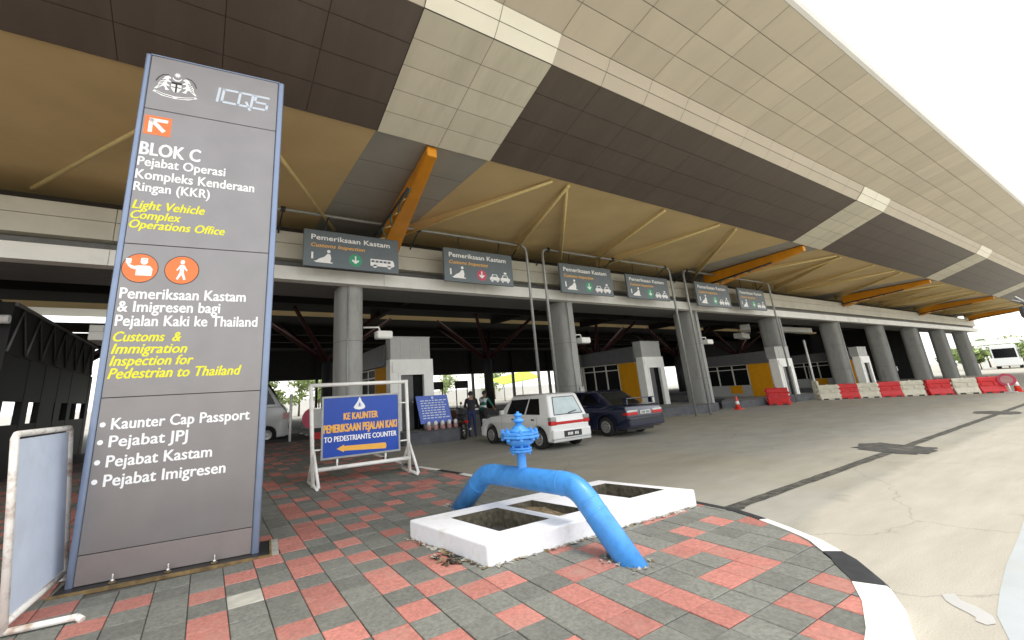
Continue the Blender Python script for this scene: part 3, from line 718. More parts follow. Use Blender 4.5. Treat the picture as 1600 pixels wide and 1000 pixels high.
# ================================================================== SIGNS
def pylon():
    a = Vector((-.97, 5.64, 0)); b = Vector((.61, 5.47, 0)); e = (b-a).normalized(); nrm = Vector((e.y, -e.x, 0))   # nrm points to the viewer
    T = thing('information_pylon', 'tall grey pylon sign lettered BLOK C in white and yellow beside the pavement edge', 'sign', ((a+b)/2).to_tuple()[:2]+(KZ,))
    org = Vector(T.location)
    def P(u, z, d=0): return a+e*u+Vector((0, 0, z))+nrm*d-org
    Wd = 1.583; zt0, zt1 = 5.93, 5.985
    def slab(mb, u0, u1, z0, z1, d0, d1, m, top=None):
        z1b = z1 if top is None else top
        vs = [P(u0, z0, d0), P(u1, z0, d0), P(u1, z0, d1), P(u0, z0, d1), P(u0, z1, d0), P(u1, z1b, d0), P(u1, z1b, d1), P(u0, z1, d1)]
        mb.add(vs, [(0, 3, 2, 1), (4, 5, 6, 7), (0, 1, 5, 4), (1, 2, 6, 5), (2, 3, 7, 6), (3, 0, 4, 7)], m)
    mb = MB(); slab(mb, .03, Wd-.03, KZ, 5.90, -.30, -.02, M['dark_metal']); mb.build('core', T)
    mb = MB(); g = .0035
    for z0, z1 in ((5.185+g, 5.94), (3.455+g, 5.185-g), (1.80+g, 3.455-g), (.39+g, 1.80-g)): slab(mb, .062, Wd-.078, z0, z1, -.018, -.004, M['pylon'])
    mb.build('face_panel', T, bevel=.003)
    mb = MB(); slab(mb, .062, Wd-.078, .14, .39-g, -.018, -.003, M['pylon_low']); mb.build('plinth_panel', T, bevel=.003)
    for u0, u1 in ((0, .06), (Wd-.076, Wd)):
        mb = MB(); slab(mb, u0, u1, KZ, 5.955, -.30, .014, M['pylon_edge']); mb.build('edge_trim', T, bevel=.022, seg=3)
    mb = MB(); slab(mb, .05, Wd-.06, 5.942, 5.962, -.29, .004, M['pylon_edge']); mb.build('cap', T, bevel=.006)
    # foot plate with bolts, set in a pit with rusty angle edge
    mb = MB(); slab(mb, -.05, Wd+.1, .108, .135, -.40, .14, M['dark_metal']); ft = mb.build('base_plate', T)
    mb = MB(); slab(mb, -.07, Wd+.12, .11, .142, .142, .165, M['rust']); slab(mb, Wd+.1, Wd+.12, .11, .15, -.40, .14, M['rust']); slab(mb, Wd+.122, Wd+.19, .12, .128, -.42, .13, M['paver_pale']); mb.build('angle_frame', T)
    for u in (.36, .79, 1.18):
        bo = MB(); c = P(u, .136, .06); bo.lathe([(.018, 0), (.018, .03), (.011, .032), (.011, .075)], M['chrome'], c, 8); bo.lathe([(.03, 0), (.03, .008)], M['rust'], c, 10); bo.build('bolt', ft)
    d = .0015
    Tm = lambda u, z, q=0: P(u, z, -.004+d+q)
    W_, Y_ = M['txt_white'], M['txt_yellow']
    def txt(t, u0, u1, z, cap, m=W_, bold=.008, sh=0, th=.024): text(t, u0, u1, z, cap, Tm, m, T, 'lettering', bold, sh, 1.02, th)
    txt('BLOK C', .078, .684, 4.565, .165, th=.032)
    txt('Pejabat Operasi', .073, .965, 4.42, .115); txt('Kompleks Kenderaan', .07, 1.298, 4.252, .118); txt('Ringan (KKR)', .07, .823, 4.098, .112)
    txt('Light Vehicle', .082, .787, 3.878, .105, Y_, .006, .25, .034); txt('Complex', .082, .559, 3.756, .10, Y_, .006, .25, .034); txt('Operations Office', .082, 1.013, 3.642, .10, Y_, .006, .25, .034)
    txt('Pemeriksaan Kastam', .088, 1.289, 2.832, .12); txt('& Imigresen bagi', .086, 1.035, 2.688, .118); txt('Pejalan Kaki ke Thailand', .084, 1.43, 2.535, .118)
    txt('Customs  &', .088, .685, 2.37, .104, Y_, .006, .25, .034); txt('Immigration', .088, .751, 2.243, .104, Y_, .006, .25, .034); txt('Inspection for', .088, .821, 2.118, .104, Y_, .006, .25, .034); txt('Pedestrian to Thailand', .088, 1.295, 1.988, .106, Y_, .006, .25, .034)
    for i, (t, u1, z) in enumerate((('Kaunter Cap Passport', 1.411, 1.492), ('Pejabat JPJ', .837, 1.325), ('Pejabat Kastam', 1.073, 1.14), ('Pejabat Imigresen', 1.211, .965))):
        txt(t, .176, u1, z, .108)
        mb = MB(); mb.add([Tm(*q) for q in ell(.105, z+.05, .024, .024, 16)], [tuple(range(16))], W_); mb.build('bullet', T)
    # ICQS logo: squared outline letters
    mb = MB(); k = .0; wd = .030
    def st_(pts, slant=.0): mb.add([Tm(x, z) for x, z in stroke(pts, wd)], [tuple(range(2*len(pts)))], M['sign_silver'])
    x = .81; zb, zt = 5.475, 5.665; sl = .02
    def L(pts, x0):
        for p0, p1 in zip(pts[:-1], pts[1:]):
            a_ = (x0+p0[0]*.15+p0[1]*sl, zb+p0[1]*(zt-zb)); b_ = (x0+p1[0]*.15+p1[1]*sl, zb+p1[1]*(zt-zb))
            dd = (Vector(b_)-Vector(a_)).normalized()*wd*.5
            st_([(a_[0]-dd.x, a_[1]-dd.y), (b_[0]+dd.x, b_[1]+dd.y)])
    L([(0, 0), (0, 1)], .80); L([(1, 0), (0, 0), (0, 1), (1, 1)], .85); L([(0, 0), (0, 1), (1, 1), (1, 0), (0, 0)], 1.04); L([(.6, .3), (.95, -.22)], 1.04); L([(0, 0), (1, 0), (1, .5), (0, .5), (0, 1), (1, 1)], 1.225)
    o = mb.build('logo_lettering', T, fix=False)
    # coat of arms: crescent over a shield between two rampant tigers on a scroll
    mb = MB(); cu, cz = .35, 5.56
    def blob(pts, m, q=0): mb.add([Tm(cu+x, cz+z, q) for x, z in pts], [tuple(range(len(pts)))], m)
    blob([(-.055, .06), (.055, .06), (.055, -.03), (.03, -.075), (0, -.095), (-.03, -.075), (-.055, -.03)], M['txt_white'])
    blob([(-.055, .03), (.055, .03), (.055, .06), (-.055, .06)], M['black'], .0006)
    blob([(-.01, -.09), (.01, -.09), (.01, .03), (-.01, .03)], M['black'], .0006); blob([(-.05, -.02), (.05, -.02), (.05, -.008), (-.05, -.008)], M['black'], .0008)
    c1 = ell(0, .125, .05, .05, 12, math.pi*1.02, math.pi*1.98); c2 = ell(0, .14, .046, .046, 12, math.pi*1.9, math.pi*1.1)
    blob(c1+c2, M['txt_white'])
    star = []
    for i in range(22):
        r = .042 if i % 2 == 0 else .02; a_ = math.pi*2*i/22+math.pi/2; star.append((r*math.cos(a_), .165+r*math.sin(a_)))
    blob(star, M['txt_white'])
    for s in (-1, 1):
        tig = [(.065, -.07), (.11, -.075), (.115, -.045), (.135, -.02), (.165, -.05), (.20, -.08), (.225, -.085), (.21, -.06), (.19, -.03), (.185, .01), (.165, .055), (.14, .085), (.125, .12), (.095, .135), (.07, .12), (.062, .10), (.09, .095), (.085, .075), (.06, .06), (.065, .045), (.10, .05), (.10, .02), (.07, .0), (.068, -.015), (.105, -.01), (.095, -.04)]
        blob([(s*x, z) for x, z in tig], M['txt_white'])
        for t in range(5): blob([(s*(.115+t*.012), .075-t*.026), (s*(.165+t*.006), .06-t*.026), (s*(.165+t*.006), .051-t*.026), (s*(.115+t*.012), .066-t*.026)], M['black'], .0006)
        blob([(s*x, z) for x, z in [(0, -.145), (.12, -.13), (.22, -.10), (.235, -.125), (.20, -.135), (.14, -.165), (0, -.18)]], M['txt_white'])
        blob([(s*x, z) for x, z in stroke([(.02, -.162), (.12, -.148), (.2, -.12)], .01)], M['black'], .0006)
        blob([(s*x, z) for x, z in stroke([(.09, .15), (.15, .135), (.19, .09), (.215, .03)], .012)], M['black'])
    mb.build('coat_of_arms', T, fix=False)
    # arrow tile, round pictograms
    mb = MB(); mb.add([Tm(*q) for q in [(.082, 4.84), (.352, 4.84), (.352, 5.095), (.082, 5.095)]], [(0, 1, 2, 3)], M['orange'])
    for pts in (stroke([(.145, 4.87), (.145, 5.055)], .042), stroke([(.124, 5.04), (.315, 5.04)], .042), stroke([(.15, 5.035), (.285, 4.895)], .046)): mb.add([Tm(*q, .0008) for q in pts], [(0, 1, 2, 3)], W_)
    mb.build('arrow_tile', T, fix=False)
    for cx, kind in ((.234, 0), (.624, 1)):
        mb = MB(); cz = 3.178
        mb.add([Tm(*q) for q in ell(cx, cz, .168, .168, 36)], [tuple(range(36))], M['stripe']); mb.add([Tm(*q, .0006) for q in ell(cx, cz, .16, .16, 36)], [tuple(range(36))], M['orange'])
        def w_(pts): mb.add([Tm(cx+x, cz+z, .0012) for x, z in pts], [tuple(range(len(pts)))], W_)
        if kind:
            w_(ell(0, .095, .022, .026, 14)); w_([(-.018, .062), (.018, .062), (.055, .0), (.045, -.012), (.02, .02), (.02, -.03), (.045, -.11), (.022, -.115), (0, -.055), (-.03, -.115), (-.05, -.105), (-.02, -.03), (-.02, .02), (-.045, -.012), (-.055, 0)])
        else:
            w_(ell(.03, .075, .034, .034, 14)); w_([(-.005, .095), (.065, .095), (.06, .118), (0, .118)]); w_([(-.02, .03), (.085, .03), (.115, -.005), (.11, -.085), (-.035, -.085), (-.035, -.02), (-.085, -.005), (-.11, .02), (-.125, .045), (-.105, .055), (-.085, .03), (-.05, .02)])
            w_([(-.135, .05), (-.085, .05), (-.085, .105), (-.135, .105)])
        mb.build('round_pictogram', T, fix=False)
    return T

def aframe():
    a = Vector((1.78, 8.68, 0)); b = Vector((3.71, 8.62, 0)); e = (b-a).normalized(); nrm = Vector((e.y, -e.x, 0))
    T = thing('direction_sign', 'blue sign with amber KE KAUNTER lettering and arrow in a white tube frame on pavers', 'sign', (2.745, 8.65, KZ))
    org = Vector(T.location)
    def P(u, z, d=0): return a+e*u+Vector((0, 0, z))+nrm*d-org
    Wd = 1.93; r = .038
    fr = MB()
    sq = dict(n=8)
    fr.tube([P(.02, KZ, 0), P(-.06, 1.93, 0)], r, M['white_paint'], 8); fr.tube([P(Wd-.02, KZ, 0), P(Wd-.05, 1.93, 0)], r, M['white_paint'], 8)
    fr.tube([P(-.09, 1.93, 0), P(Wd-.02, 1.93, 0)], r, M['white_paint'], 8); fr.tube([P(.02, .40, 0), P(Wd, .40, 0)], r, M['white_paint'], 8)
    fr.build('frame', T)
    for u in (.02, Wd-.02):
        lg = MB(); lg.tube([P(u, KZ+.03, -.5), P(u, KZ+.03, .42)], .03, M['white_paint'], 6); lg.tube([P(u, .72, 0), P(u+.03, KZ+.03, .40)], .03, M['white_paint'], 6); lg.tube([P(u, .72, 0), P(u, KZ+.03, -.48)], .028, M['white_paint'], 6); lg.build('foot', T)
    bd = MB(); u0, u1, z0, z1 = .16, 1.685, .585, 1.69
    for d0, d1, m in ((.006, .03, 'blue_board'),):
        vs = [P(u, z, d) for z in (z0, z1) for u, d in ((u0, d0), (u1, d0), (u1, d1), (u0, d1))]
        bd.add(vs, [(0, 3, 2, 1), (4, 5, 6, 7), (0, 1, 5, 4), (1, 2, 6, 5), (2, 3, 7, 6), (3, 0, 4, 7)], M[m])
    board = bd.build('board', T)
    tr = MB()
    for q in ([(u0-.02, z0-.02), (u1+.02, z0-.02), (u1+.02, z0+.014), (u0-.02, z0+.014)], [(u0-.02, z1-.014), (u1+.02, z1-.014), (u1+.02, z1+.02), (u0-.02, z1+.02)], [(u0-.02, z0+.0142), (u0+.014, z0+.0142), (u0+.014, z1-.0142), (u0-.02, z1-.0142)], [(u1-.014, z0+.0142), (u1+.02, z0+.0142), (u1+.02, z1-.0142), (u1-.014, z1-.0142)]):
        tr.prism(q, M['galv'], lambda x, y, z: P(x, y, z), .04)
    tr.build('board_rim', T)
    for u, z in ((.45, .50), (1.4, .50)):
        c = MB(); c.tube([P(u, .42, 0), P(u, .57, .01)], .02, M['white_paint'], 6); c.build('clip', T)
    for z in (.75, 1.5):
        c = MB(); c.tube([P(-.01, z, 0), P(.15, z, .01)], .016, M['white_paint'], 6); c.tube([P(1.69, z, .01), P(Wd-.03, z, 0)], .016, M['white_paint'], 6); c.build('clip', T)
    Tm = lambda u, z, q=0: P(u, z, .0315+q)
    text('KE KAUNTER', .56, 1.24, 1.255, .125, Tm, M['txt_amber'], T, 'lettering', .008, 0, 1.02, .05); text('PEMERIKSAAN PEJALAN KAKI', .185, 1.64, 1.035, .145, Tm, M['txt_amber'], T, 'lettering', .008, 0, 1.02, .045)
    text('TO PEDESTRIANTE COUNTER', .195, 1.63, .868, .095, Tm, M['txt_white'], T, 'lettering', .006, 0, 1.02, .04)
    mb = MB(); mb.add([Tm(*q) for q in [(.43, .735), (.57, .80), (.57, .775), (1.40, .755), (1.415, .70), (1.40, .645), (.57, .69), (.57, .665)]], [tuple(range(8))], M['txt_amber']); mb.build('arrow', T, fix=False)
    mb = MB(); mb.add([Tm(q[0], 1.672-(1.672-q[1])*.80) for q in [(.75, 1.43), (.79, 1.50), (.83, 1.56), (.855, 1.64), (.872, 1.67), (.889, 1.64), (.914, 1.56), (.954, 1.50), (.985, 1.43), (.96, 1.385), (.87, 1.365), (.78, 1.385)]], [tuple(range(12))], M['txt_white'])
    mb.add([Tm(q[0], 1.672-(1.672-q[1])*.80, .0006) for q in [(.83, 1.47), (.872, 1.56), (.914, 1.47), (.90, 1.43), (.845, 1.43)]], [tuple(range(5))], M['sign_silver']); mb.add([Tm(q[0], 1.672-(1.672-q[1])*.80, .001) for q in [(.862, 1.45), (.882, 1.45), (.882, 1.52), (.862, 1.52)]], [(0, 1, 2, 3)], M['blue_board'])
    mb.build('emblem', T, fix=False)

def side_board():
    T = thing('notice_board', 'pale blue sheet board in a rust-stained white tube frame beside the tall pylon', 'sign', (-1.07, 5.4, KZ))
    org = Vector(T.location); a = Vector((-1.14, 4.86, 0)); b = Vector((-1.03, 5.95, 0)); e = (b-a).normalized(); nrm = Vector((e.y, -e.x, 0))
    def P(u, z, d=0): return a+e*u+Vector((-.10*(z-.12), 0, z))+nrm*d-org
    L = 1.10; fr = MB()
    fr.tube([P(0, KZ+.02), P(0, 1.50), P(.03, 1.53), P(L-.03, 1.53), P(L, 1.50), P(L, KZ+.02)], .028, M['rust_paint'], 8); fr.tube([P(0, .20), P(L, .20)], .026, M['rust_paint'], 8)
    fr.build('frame', T)
    bd = MB(); q = [(.05, .235), (L-.05, .235), (L-.05, 1.49), (.05, 1.49)]; bd.prism(q, M['pale_board'], lambda x, y, z: P(x, y, z-.006), .012); bd.build('board', T)
    for u in (0, L):
        lg = MB(); lg.tube([P(u, KZ+.03, -.30), P(u, KZ+.03, .42)], .024, M['rust_paint'], 8); lg.tube([P(u, KZ+.03, .42), P(u-.03, KZ+.01, .46)], .024, M['rust_paint'], 8); lg.build('foot', T)

def gantry(x0, x1, label):
    T = thing('sign_gantry', label, 'gantry', ((x0+x1)/2, 11.55, 0), 0, 'pipe gantries carrying the overhead signs')
    cx = (x0+x1)/2; mb = MB(); zt = 6.76; r = .05
    a, b = x0-cx, x1-cx
    mb.tube([(a, 0, 0), (a, 0, zt-.25), (a+.04, 0, zt-.1), (a+.12, 0, zt-.03), (a+.25, 0, zt), (b-.25, 0, zt), (b-.12, 0, zt-.03), (b-.04, 0, zt-.1), (b, 0, zt-.25), (b, 0, 0)], r, M['galv'], 8)
    mb.build('pipe_frame', T)
    mb = MB()
    for x in (a+.3, (a+b)/2, b-.3): mb = MB(); mb.tube([(x, 0, zt), (x, .74, zt-.42)], .025, M['dark_metal'], 6); mb.box(x-.06, x+.06, -.06, .06, zt-.06, zt+.06, M['dark_metal']); mb.build('bracket', T)
    return T
def overhead(x0, x1, z0, z1, label, vehicle, arrow_mat):
    k = .9664; x0 *= k; x1 *= k; z0 = 1.65+(z0-1.65)*k; z1 = 1.65+(z1-1.65)*k
    T = thing('overhead_sign', label, 'sign', ((x0+x1)/2, 11.50, (z0+z1)/2), 0, 'overhead lane signs on the gantries')
    w, h = x1-x0, z1-z0
    mb = MB(); mb.box(-w/2, w/2, -.04, .04, -h/2, h/2, M['board_grey']); bd = mb.build('board', T, bevel=.012)
    mb = MB()
    for x in (-w*.3, w*.3): mb = MB(); mb.tube([(x, .02, h/2), (x+.12, .05, 6.74-(z0+z1)/2)], .018, M['dark_metal'], 5); mb.build('hanger', T)
    P = lambda u, z, q=0: Vector((-w/2+u*w, -.042-q, -h/2+z*h))
    W_ = M['txt_white']
    text('Pemeriksaan Kastam', .07, .90, .735, .135, P, W_, T, 'lettering', .02); text('Customs Inspection', .07, .62, .535, .10, P, M['txt_amber'], T, 'lettering', .016, .25)
    mb = MB()
    def poly(pts, m=W_, q=0): mb.add([P(u, z, q) for u, z in pts], [tuple(range(len(pts)))], m)
    # officer bending over a case
    poly([(.075, .20), (.095, .20), (.095, .38), (.075, .38)]); poly(ell(.245, .43, .018, .045, 12)); poly([(.10, .15), (.12, .15), (.155, .22), (.20, .27), (.235, .37), (.262, .35), (.27, .25), (.262, .14), (.285, .14), (.285, .11), (.12, .11)])
    mb.build('officer_pictogram', T, fix=False)
    mb = MB(); poly(ell(.52, .26, .068, .068*w/h, 24), M[arrow_mat])
    poly([(.512, .38), (.528, .38), (.528, .25), (.552, .28), (.558, .24), (.52, .16), (.482, .24), (.488, .28), (.512, .25)], W_, .001)
    mb.build('round_symbol', T, fix=False)
    mb = MB()
    if vehicle == 'bus':
        poly([(.68, .16), (.92, .16), (.95, .20), (.945, .30), (.93, .36), (.68, .36)])
        for i in range(5): poly([(.69+i*.045, .265), (.725+i*.045, .265), (.725+i*.045, .325), (.69+i*.045, .325)], M['board_grey'], .001)
        poly(ell(.73, .155, .022, .05, 12)); poly(ell(.89, .155, .022, .05, 12))
    else:
        for x in (.64, .80):
            poly([(x, .14), (x+.14, .14), (x+.145, .22), (x+.12, .25), (x+.105, .33), (x+.035, .33), (x+.02, .25), (x-.005, .22)])
            poly([(x+.035, .25), (x+.105, .25), (x+.095, .31), (x+.045, .31)], M['board_grey'], .001); poly(ell(x+.03, .13, .018, .04, 10)); poly(ell(x+.11, .13, .018, .04, 10))
        poly([(.86, .36), (.89, .36), (.90, .41), (.875, .43), (.85, .41)])
    mb.build('vehicle_pictogram', T, fix=False)
    return T

# ================================================================== PIPE AND CHAMBER
def pipe():
    a = Vector((3.09, 5.72)); b = Vector((3.315, 2.80)); e = (b-a).normalized()
    T = thing('water_pipe', 'thick bright blue water pipe humped over the white chamber with an air valve on top', 'pipe', (3.2, 4.25, KZ)); org = Vector(T.location)
    L = (b-a).length
    def P(s, z): v = a+e*s; return Vector((v.x, v.y, z))-org
    def arc(p0, p1, p2, n=7, k=.16):
        A = p1+(p0-p1).normalized()*k; B = p1+(p2-p1).normalized()*k
        return [((1-t)**2)*A+2*t*(1-t)*p1+t*t*B for t in [i/n for i in range(n+1)]]
    r = .118
    g0, e0, e1, g1 = P(.10, .05), P(.80, .625), P(2.30, .675), P(2.88, .04)
    pts = [g0]+arc(g0, e0, e1)+arc(e0, e1, g1)+[g1]
    mb = MB(); mb.tube(pts, r, M['blue_pipe'], 28); mb.build('pipe', T)
    mb = MB()
    def ring(p, q, t, rr=r+.004, w=.012):
        mb = MB(); c = p.lerp(q, t); d = (q-p).normalized(); mb.tube([c-d*w, c-d*w*.4, c+d*w*.4, c+d*w], [r, rr, rr, r], M['blue_pipe'], 28, caps=False); mb.build('weld_ring', T)
    ring(e0, e1, .13); ring(e0, e1, .87); ring(e1, g1, .22); ring(g0, e0, .74); ring(e1, g1, .36)
    c = P(1.51, 0); z0 = .66-org.z; VS = .86
    mb = MB(); cc = (c.x, c.y, 0)
    mb.lathe([(0.0744, z0), (0.0682, z0+.08*VS), (0.05208, z0+.12*VS), (0.05208, z0+.30*VS), (0.062, z0+.32*VS)], M['blue_pipe'], cc, 18)
    mb.lathe([(0.1116, z0+.315*VS), (0.1302, z0+.32*VS), (0.1302, z0+.345*VS), (0.1178, z0+.35*VS)], M['blue_pipe'], cc, 20); mb.lathe([(0.124, z0+.352*VS), (0.1302, z0+.356*VS), (0.1302, z0+.376*VS), (0.1178, z0+.38*VS)], M['blue_pipe'], cc, 20)
    mb.lathe([(0.0868, z0+.38*VS), (0.1054, z0+.40*VS), (0.155, z0+.43*VS), (0.1674, z0+.47*VS), (0.1488, z0+.505*VS)], M['blue_pipe'], cc, 20)
    mb.lathe([(0.1984, z0+.50*VS), (0.2294, z0+.505*VS), (0.2294, z0+.535*VS), (0.2108, z0+.54*VS)], M['blue_pipe'], cc, 8, smooth=False); mb.lathe([(0.2046, z0+.541*VS), (0.2232, z0+.545*VS), (0.2232, z0+.57*VS), (0.186, z0+.575*VS)], M['blue_pipe'], cc, 8, smooth=False)
    mb.lathe([(0.1364, z0+.575*VS), (0.124, z0+.60*VS), (0.0744, z0+.625*VS), (0.0682, z0+.65*VS), (0.0434, z0+.655*VS), (0.0372, z0+.70*VS)], M['blue_pipe'], cc, 18)
    mb.lathe([(0.0558, z0+.70*VS), (0.06448, z0+.71*VS), (0.06448, z0+.735*VS), (0.0372, z0+.745*VS), (0.0372, z0+.775*VS), (0.05208, z0+.78*VS), (0.05208, z0+.805*VS), (0.01984, z0+.815*VS), (0.01488, z0+.84*VS)], M['blue_pipe'], cc, 14)
    v = mb.build('air_valve', T)
    for k in range(8):
        an = math.pi*2*k/8+.2; b = MB(); b.lathe([(0.02356, z0+.47*VS), (0.02356, z0+.498*VS), (0.0124, z0+.499*VS), (0.0124, z0+.571*VS), (0.02356, z0+.572*VS), (0.02356, z0+.598*VS), (0.01364, z0+.60*VS), (0.01364, z0+.615*VS)], M['blue_pipe'], (cc[0]+.196*math.cos(an), cc[1]+.196*math.sin(an), 0), 6, smooth=False)
        b.build('bolt', v)
    for k in range(6):
        an = math.pi*2*k/6; b = MB(); b.lathe([(0.01736, z0+.29*VS), (0.01736, z0+.314*VS), (0.00992, z0+.315*VS), (0.00992, z0+.38*VS), (0.01736, z0+.381*VS), (0.01736, z0+.405*VS)], M['blue_pipe'], (cc[0]+.103*math.cos(an), cc[1]+.103*math.sin(an), 0), 6, smooth=False); b.build('bolt', v)
    # crumbled mortar where the pipe enters the paving
    mb = MB(); rng = random.Random(5)
    for s in (.17, 2.80):
        cxy = a+e*s
        for k in range(42):
            an = rng.uniform(0, 6.28); rr = rng.uniform(.09, .19)+(.05 if rng.random() < .2 else 0); q = rng.uniform(.01, .032)
            p = Vector((cxy.x+math.cos(an)*rr, cxy.y+math.sin(an)*rr*1.25, KZ+.004))
            vs = [p+Vector((rng.uniform(-q, q), rng.uniform(-q, q), rng.uniform(-.004, q*.9))) for _ in range(6)]
            mb.add(vs, [(0, 1, 2), (0, 2, 3), (0, 3, 4), (0, 4, 5), (1, 2, 5), (2, 3, 5), (3, 4, 1)], M['paver_pale'] if rng.random() < .7 else M['soil'])
    tag(mb.build('mortar_rubble'), kind='stuff', label='pale crumbled mortar around both feet of the blue pipe', cat='rubble')

def chamber():
    T = thing('valve_chamber', 'low white painted concrete chamber with three open pits under the blue pipe', 'concrete chamber', (3.7, 4.2, KZ)); org = Vector(T.location)
    A = Vector((2.06, 4.86)); B = Vector((2.28, 3.62)); C = Vector((5.33, 3.53)); D = Vector((4.97, 4.76))
    def uv(u, v): return A*(1-u)*(1-v)+B*(1-u)*v+C*u*v+D*u*(1-v)        # u along the length, v towards the viewer
    pits = [(.115, .335, .20, .80), (.42, .565, .20, .80), (.845, .965, .2, .80)]
    pits = [(.115, .325, .20, .80), (.37, .50, .20, .80), (.735, .945, .18, .80)]
    us = sorted({0, 1, *[p for q in pits for p in q[:2]]}); vs_ = sorted({0, 1, .18, .20, .80})
    zt = .30
    mb = MB()
    def hole(u, v): return any(p[0] < u < p[1] and p[2] < v < p[3] for p in pits)
    G = lambda u, v, z: (*(uv(u, v)-org.xy), z-org.z)
    for i in range(len(us)-1):
        for j in range(len(vs_)-1):
            u0, u1, v0, v1 = us[i], us[i+1], vs_[j], vs_[j+1]
            if hole((u0+u1)/2, (v0+v1)/2): continue
            mb.add([G(u0, v0, zt), G(u0, v1, zt), G(u1, v1, zt), G(u1, v0, zt)], [(0, 1, 2, 3)], M['white_conc'])
    for (a, b) in (((0, 0), (0, 1)), ((0, 1), (1, 1)), ((1, 1), (1, 0)), ((1, 0), (0, 0))):
        n = max(1, int(abs(b[0]-a[0])*6))
        cc = [us, vs_][0] if a[1] == b[1] else vs_
        prm = sorted(cc) if (a[0] < b[0] or a[1] < b[1]) else sorted(cc, reverse=True)
        for t0, t1 in zip(prm[:-1], prm[1:]):
            p = (t0, a[1]) if a[1] == b[1] else (a[0], t0); q = (t1, a[1]) if a[1] == b[1] else (a[0], t1)
            mb.add([G(*p, 0.0), G(*q, 0.0), G(*q, zt), G(*p, zt)], [(0, 1, 2, 3)], M['white_conc'])
    body = mb.build('concrete_frame', T, bevel=.02, seg=3)
    for k, p in enumerate(pits):
        mb = MB(); dep = (-.14, .20, -.14)[k]; mats = (M['soil_dark'], M['soil'], M['soil_dark'])[k]
        for (a, b) in (((p[0], p[2]), (p[0], p[3])), ((p[0], p[3]), (p[1], p[3])), ((p[1], p[3]), (p[1], p[2])), ((p[1], p[2]), (p[0], p[2]))):
            mb.add([G(*a, dep), G(*b, dep), G(*b, zt-.004), G(*a, zt-.004)], [(0, 1, 2, 3)], M['soil_dark'])
        n = 8
        rng = random.Random(k)
        hz = [[dep+rng.uniform(0, .05) for _ in range(n+1)] for _ in range(n+1)]
        for i in range(n):
            for j in range(n):
                q = [(p[0]+(p[1]-p[0])*(i+di)/n, p[2]+(p[3]-p[2])*(j+dj)/n, hz[i+di][j+dj]) for di, dj in ((0, 0), (0, 1), (1, 1), (1, 0))]
                mb.add([G(*x) for x in q], [(0, 1, 2, 3)], mats, True)
        mb.build('pit', T)
    # broken mortar fillet along the base
    mb = MB(); rng = random.Random(12)
    edge = [(uv(0, t), Vector((-1, -.2))) for t in [i/30 for i in range(31)]]+[(uv(t, 1), Vector((0, -1))) for t in [i/60 for i in range(58)]]
    for c, d in edge:
        if rng.random() < .18: continue
        for _ in range(2):
            q = rng.uniform(.02, .05); p = Vector((c.x+d.x*rng.uniform(.0, .05), c.y+d.y*rng.uniform(.0, .05), KZ+.003))
            vs = [p+Vector((rng.uniform(-q, q), rng.uniform(-q, q), rng.uniform(-.004, .016))) for _ in range(5)]
            mb.add(vs, [(0, 1, 2), (0, 2, 3), (0, 3, 4), (1, 2, 4)], M['paver_pale'] if rng.random() < .75 else M['soil'])
    c = uv(0, .62)
    for _ in range(26):
        q = rng.uniform(.02, .06); p = Vector((c.x-rng.uniform(.02, .22), c.y+rng.uniform(-.25, .16), KZ+.005))
        vs = [p+Vector((rng.uniform(-q, q), rng.uniform(-q, q), rng.uniform(-.004, q*.7))) for _ in range(6)]
        mb.add(vs, [(0, 1, 2), (0, 2, 3), (0, 3, 4), (0, 4, 5), (1, 2, 5)], rng.choice([M['soil'], M['soil_dark'], M['paver_pale'], M['paver_red']]))
    tag(mb.build('mortar_crumbs'), kind='stuff', label='crumbled mortar and broken paver bits along the white chamber base', cat='rubble')
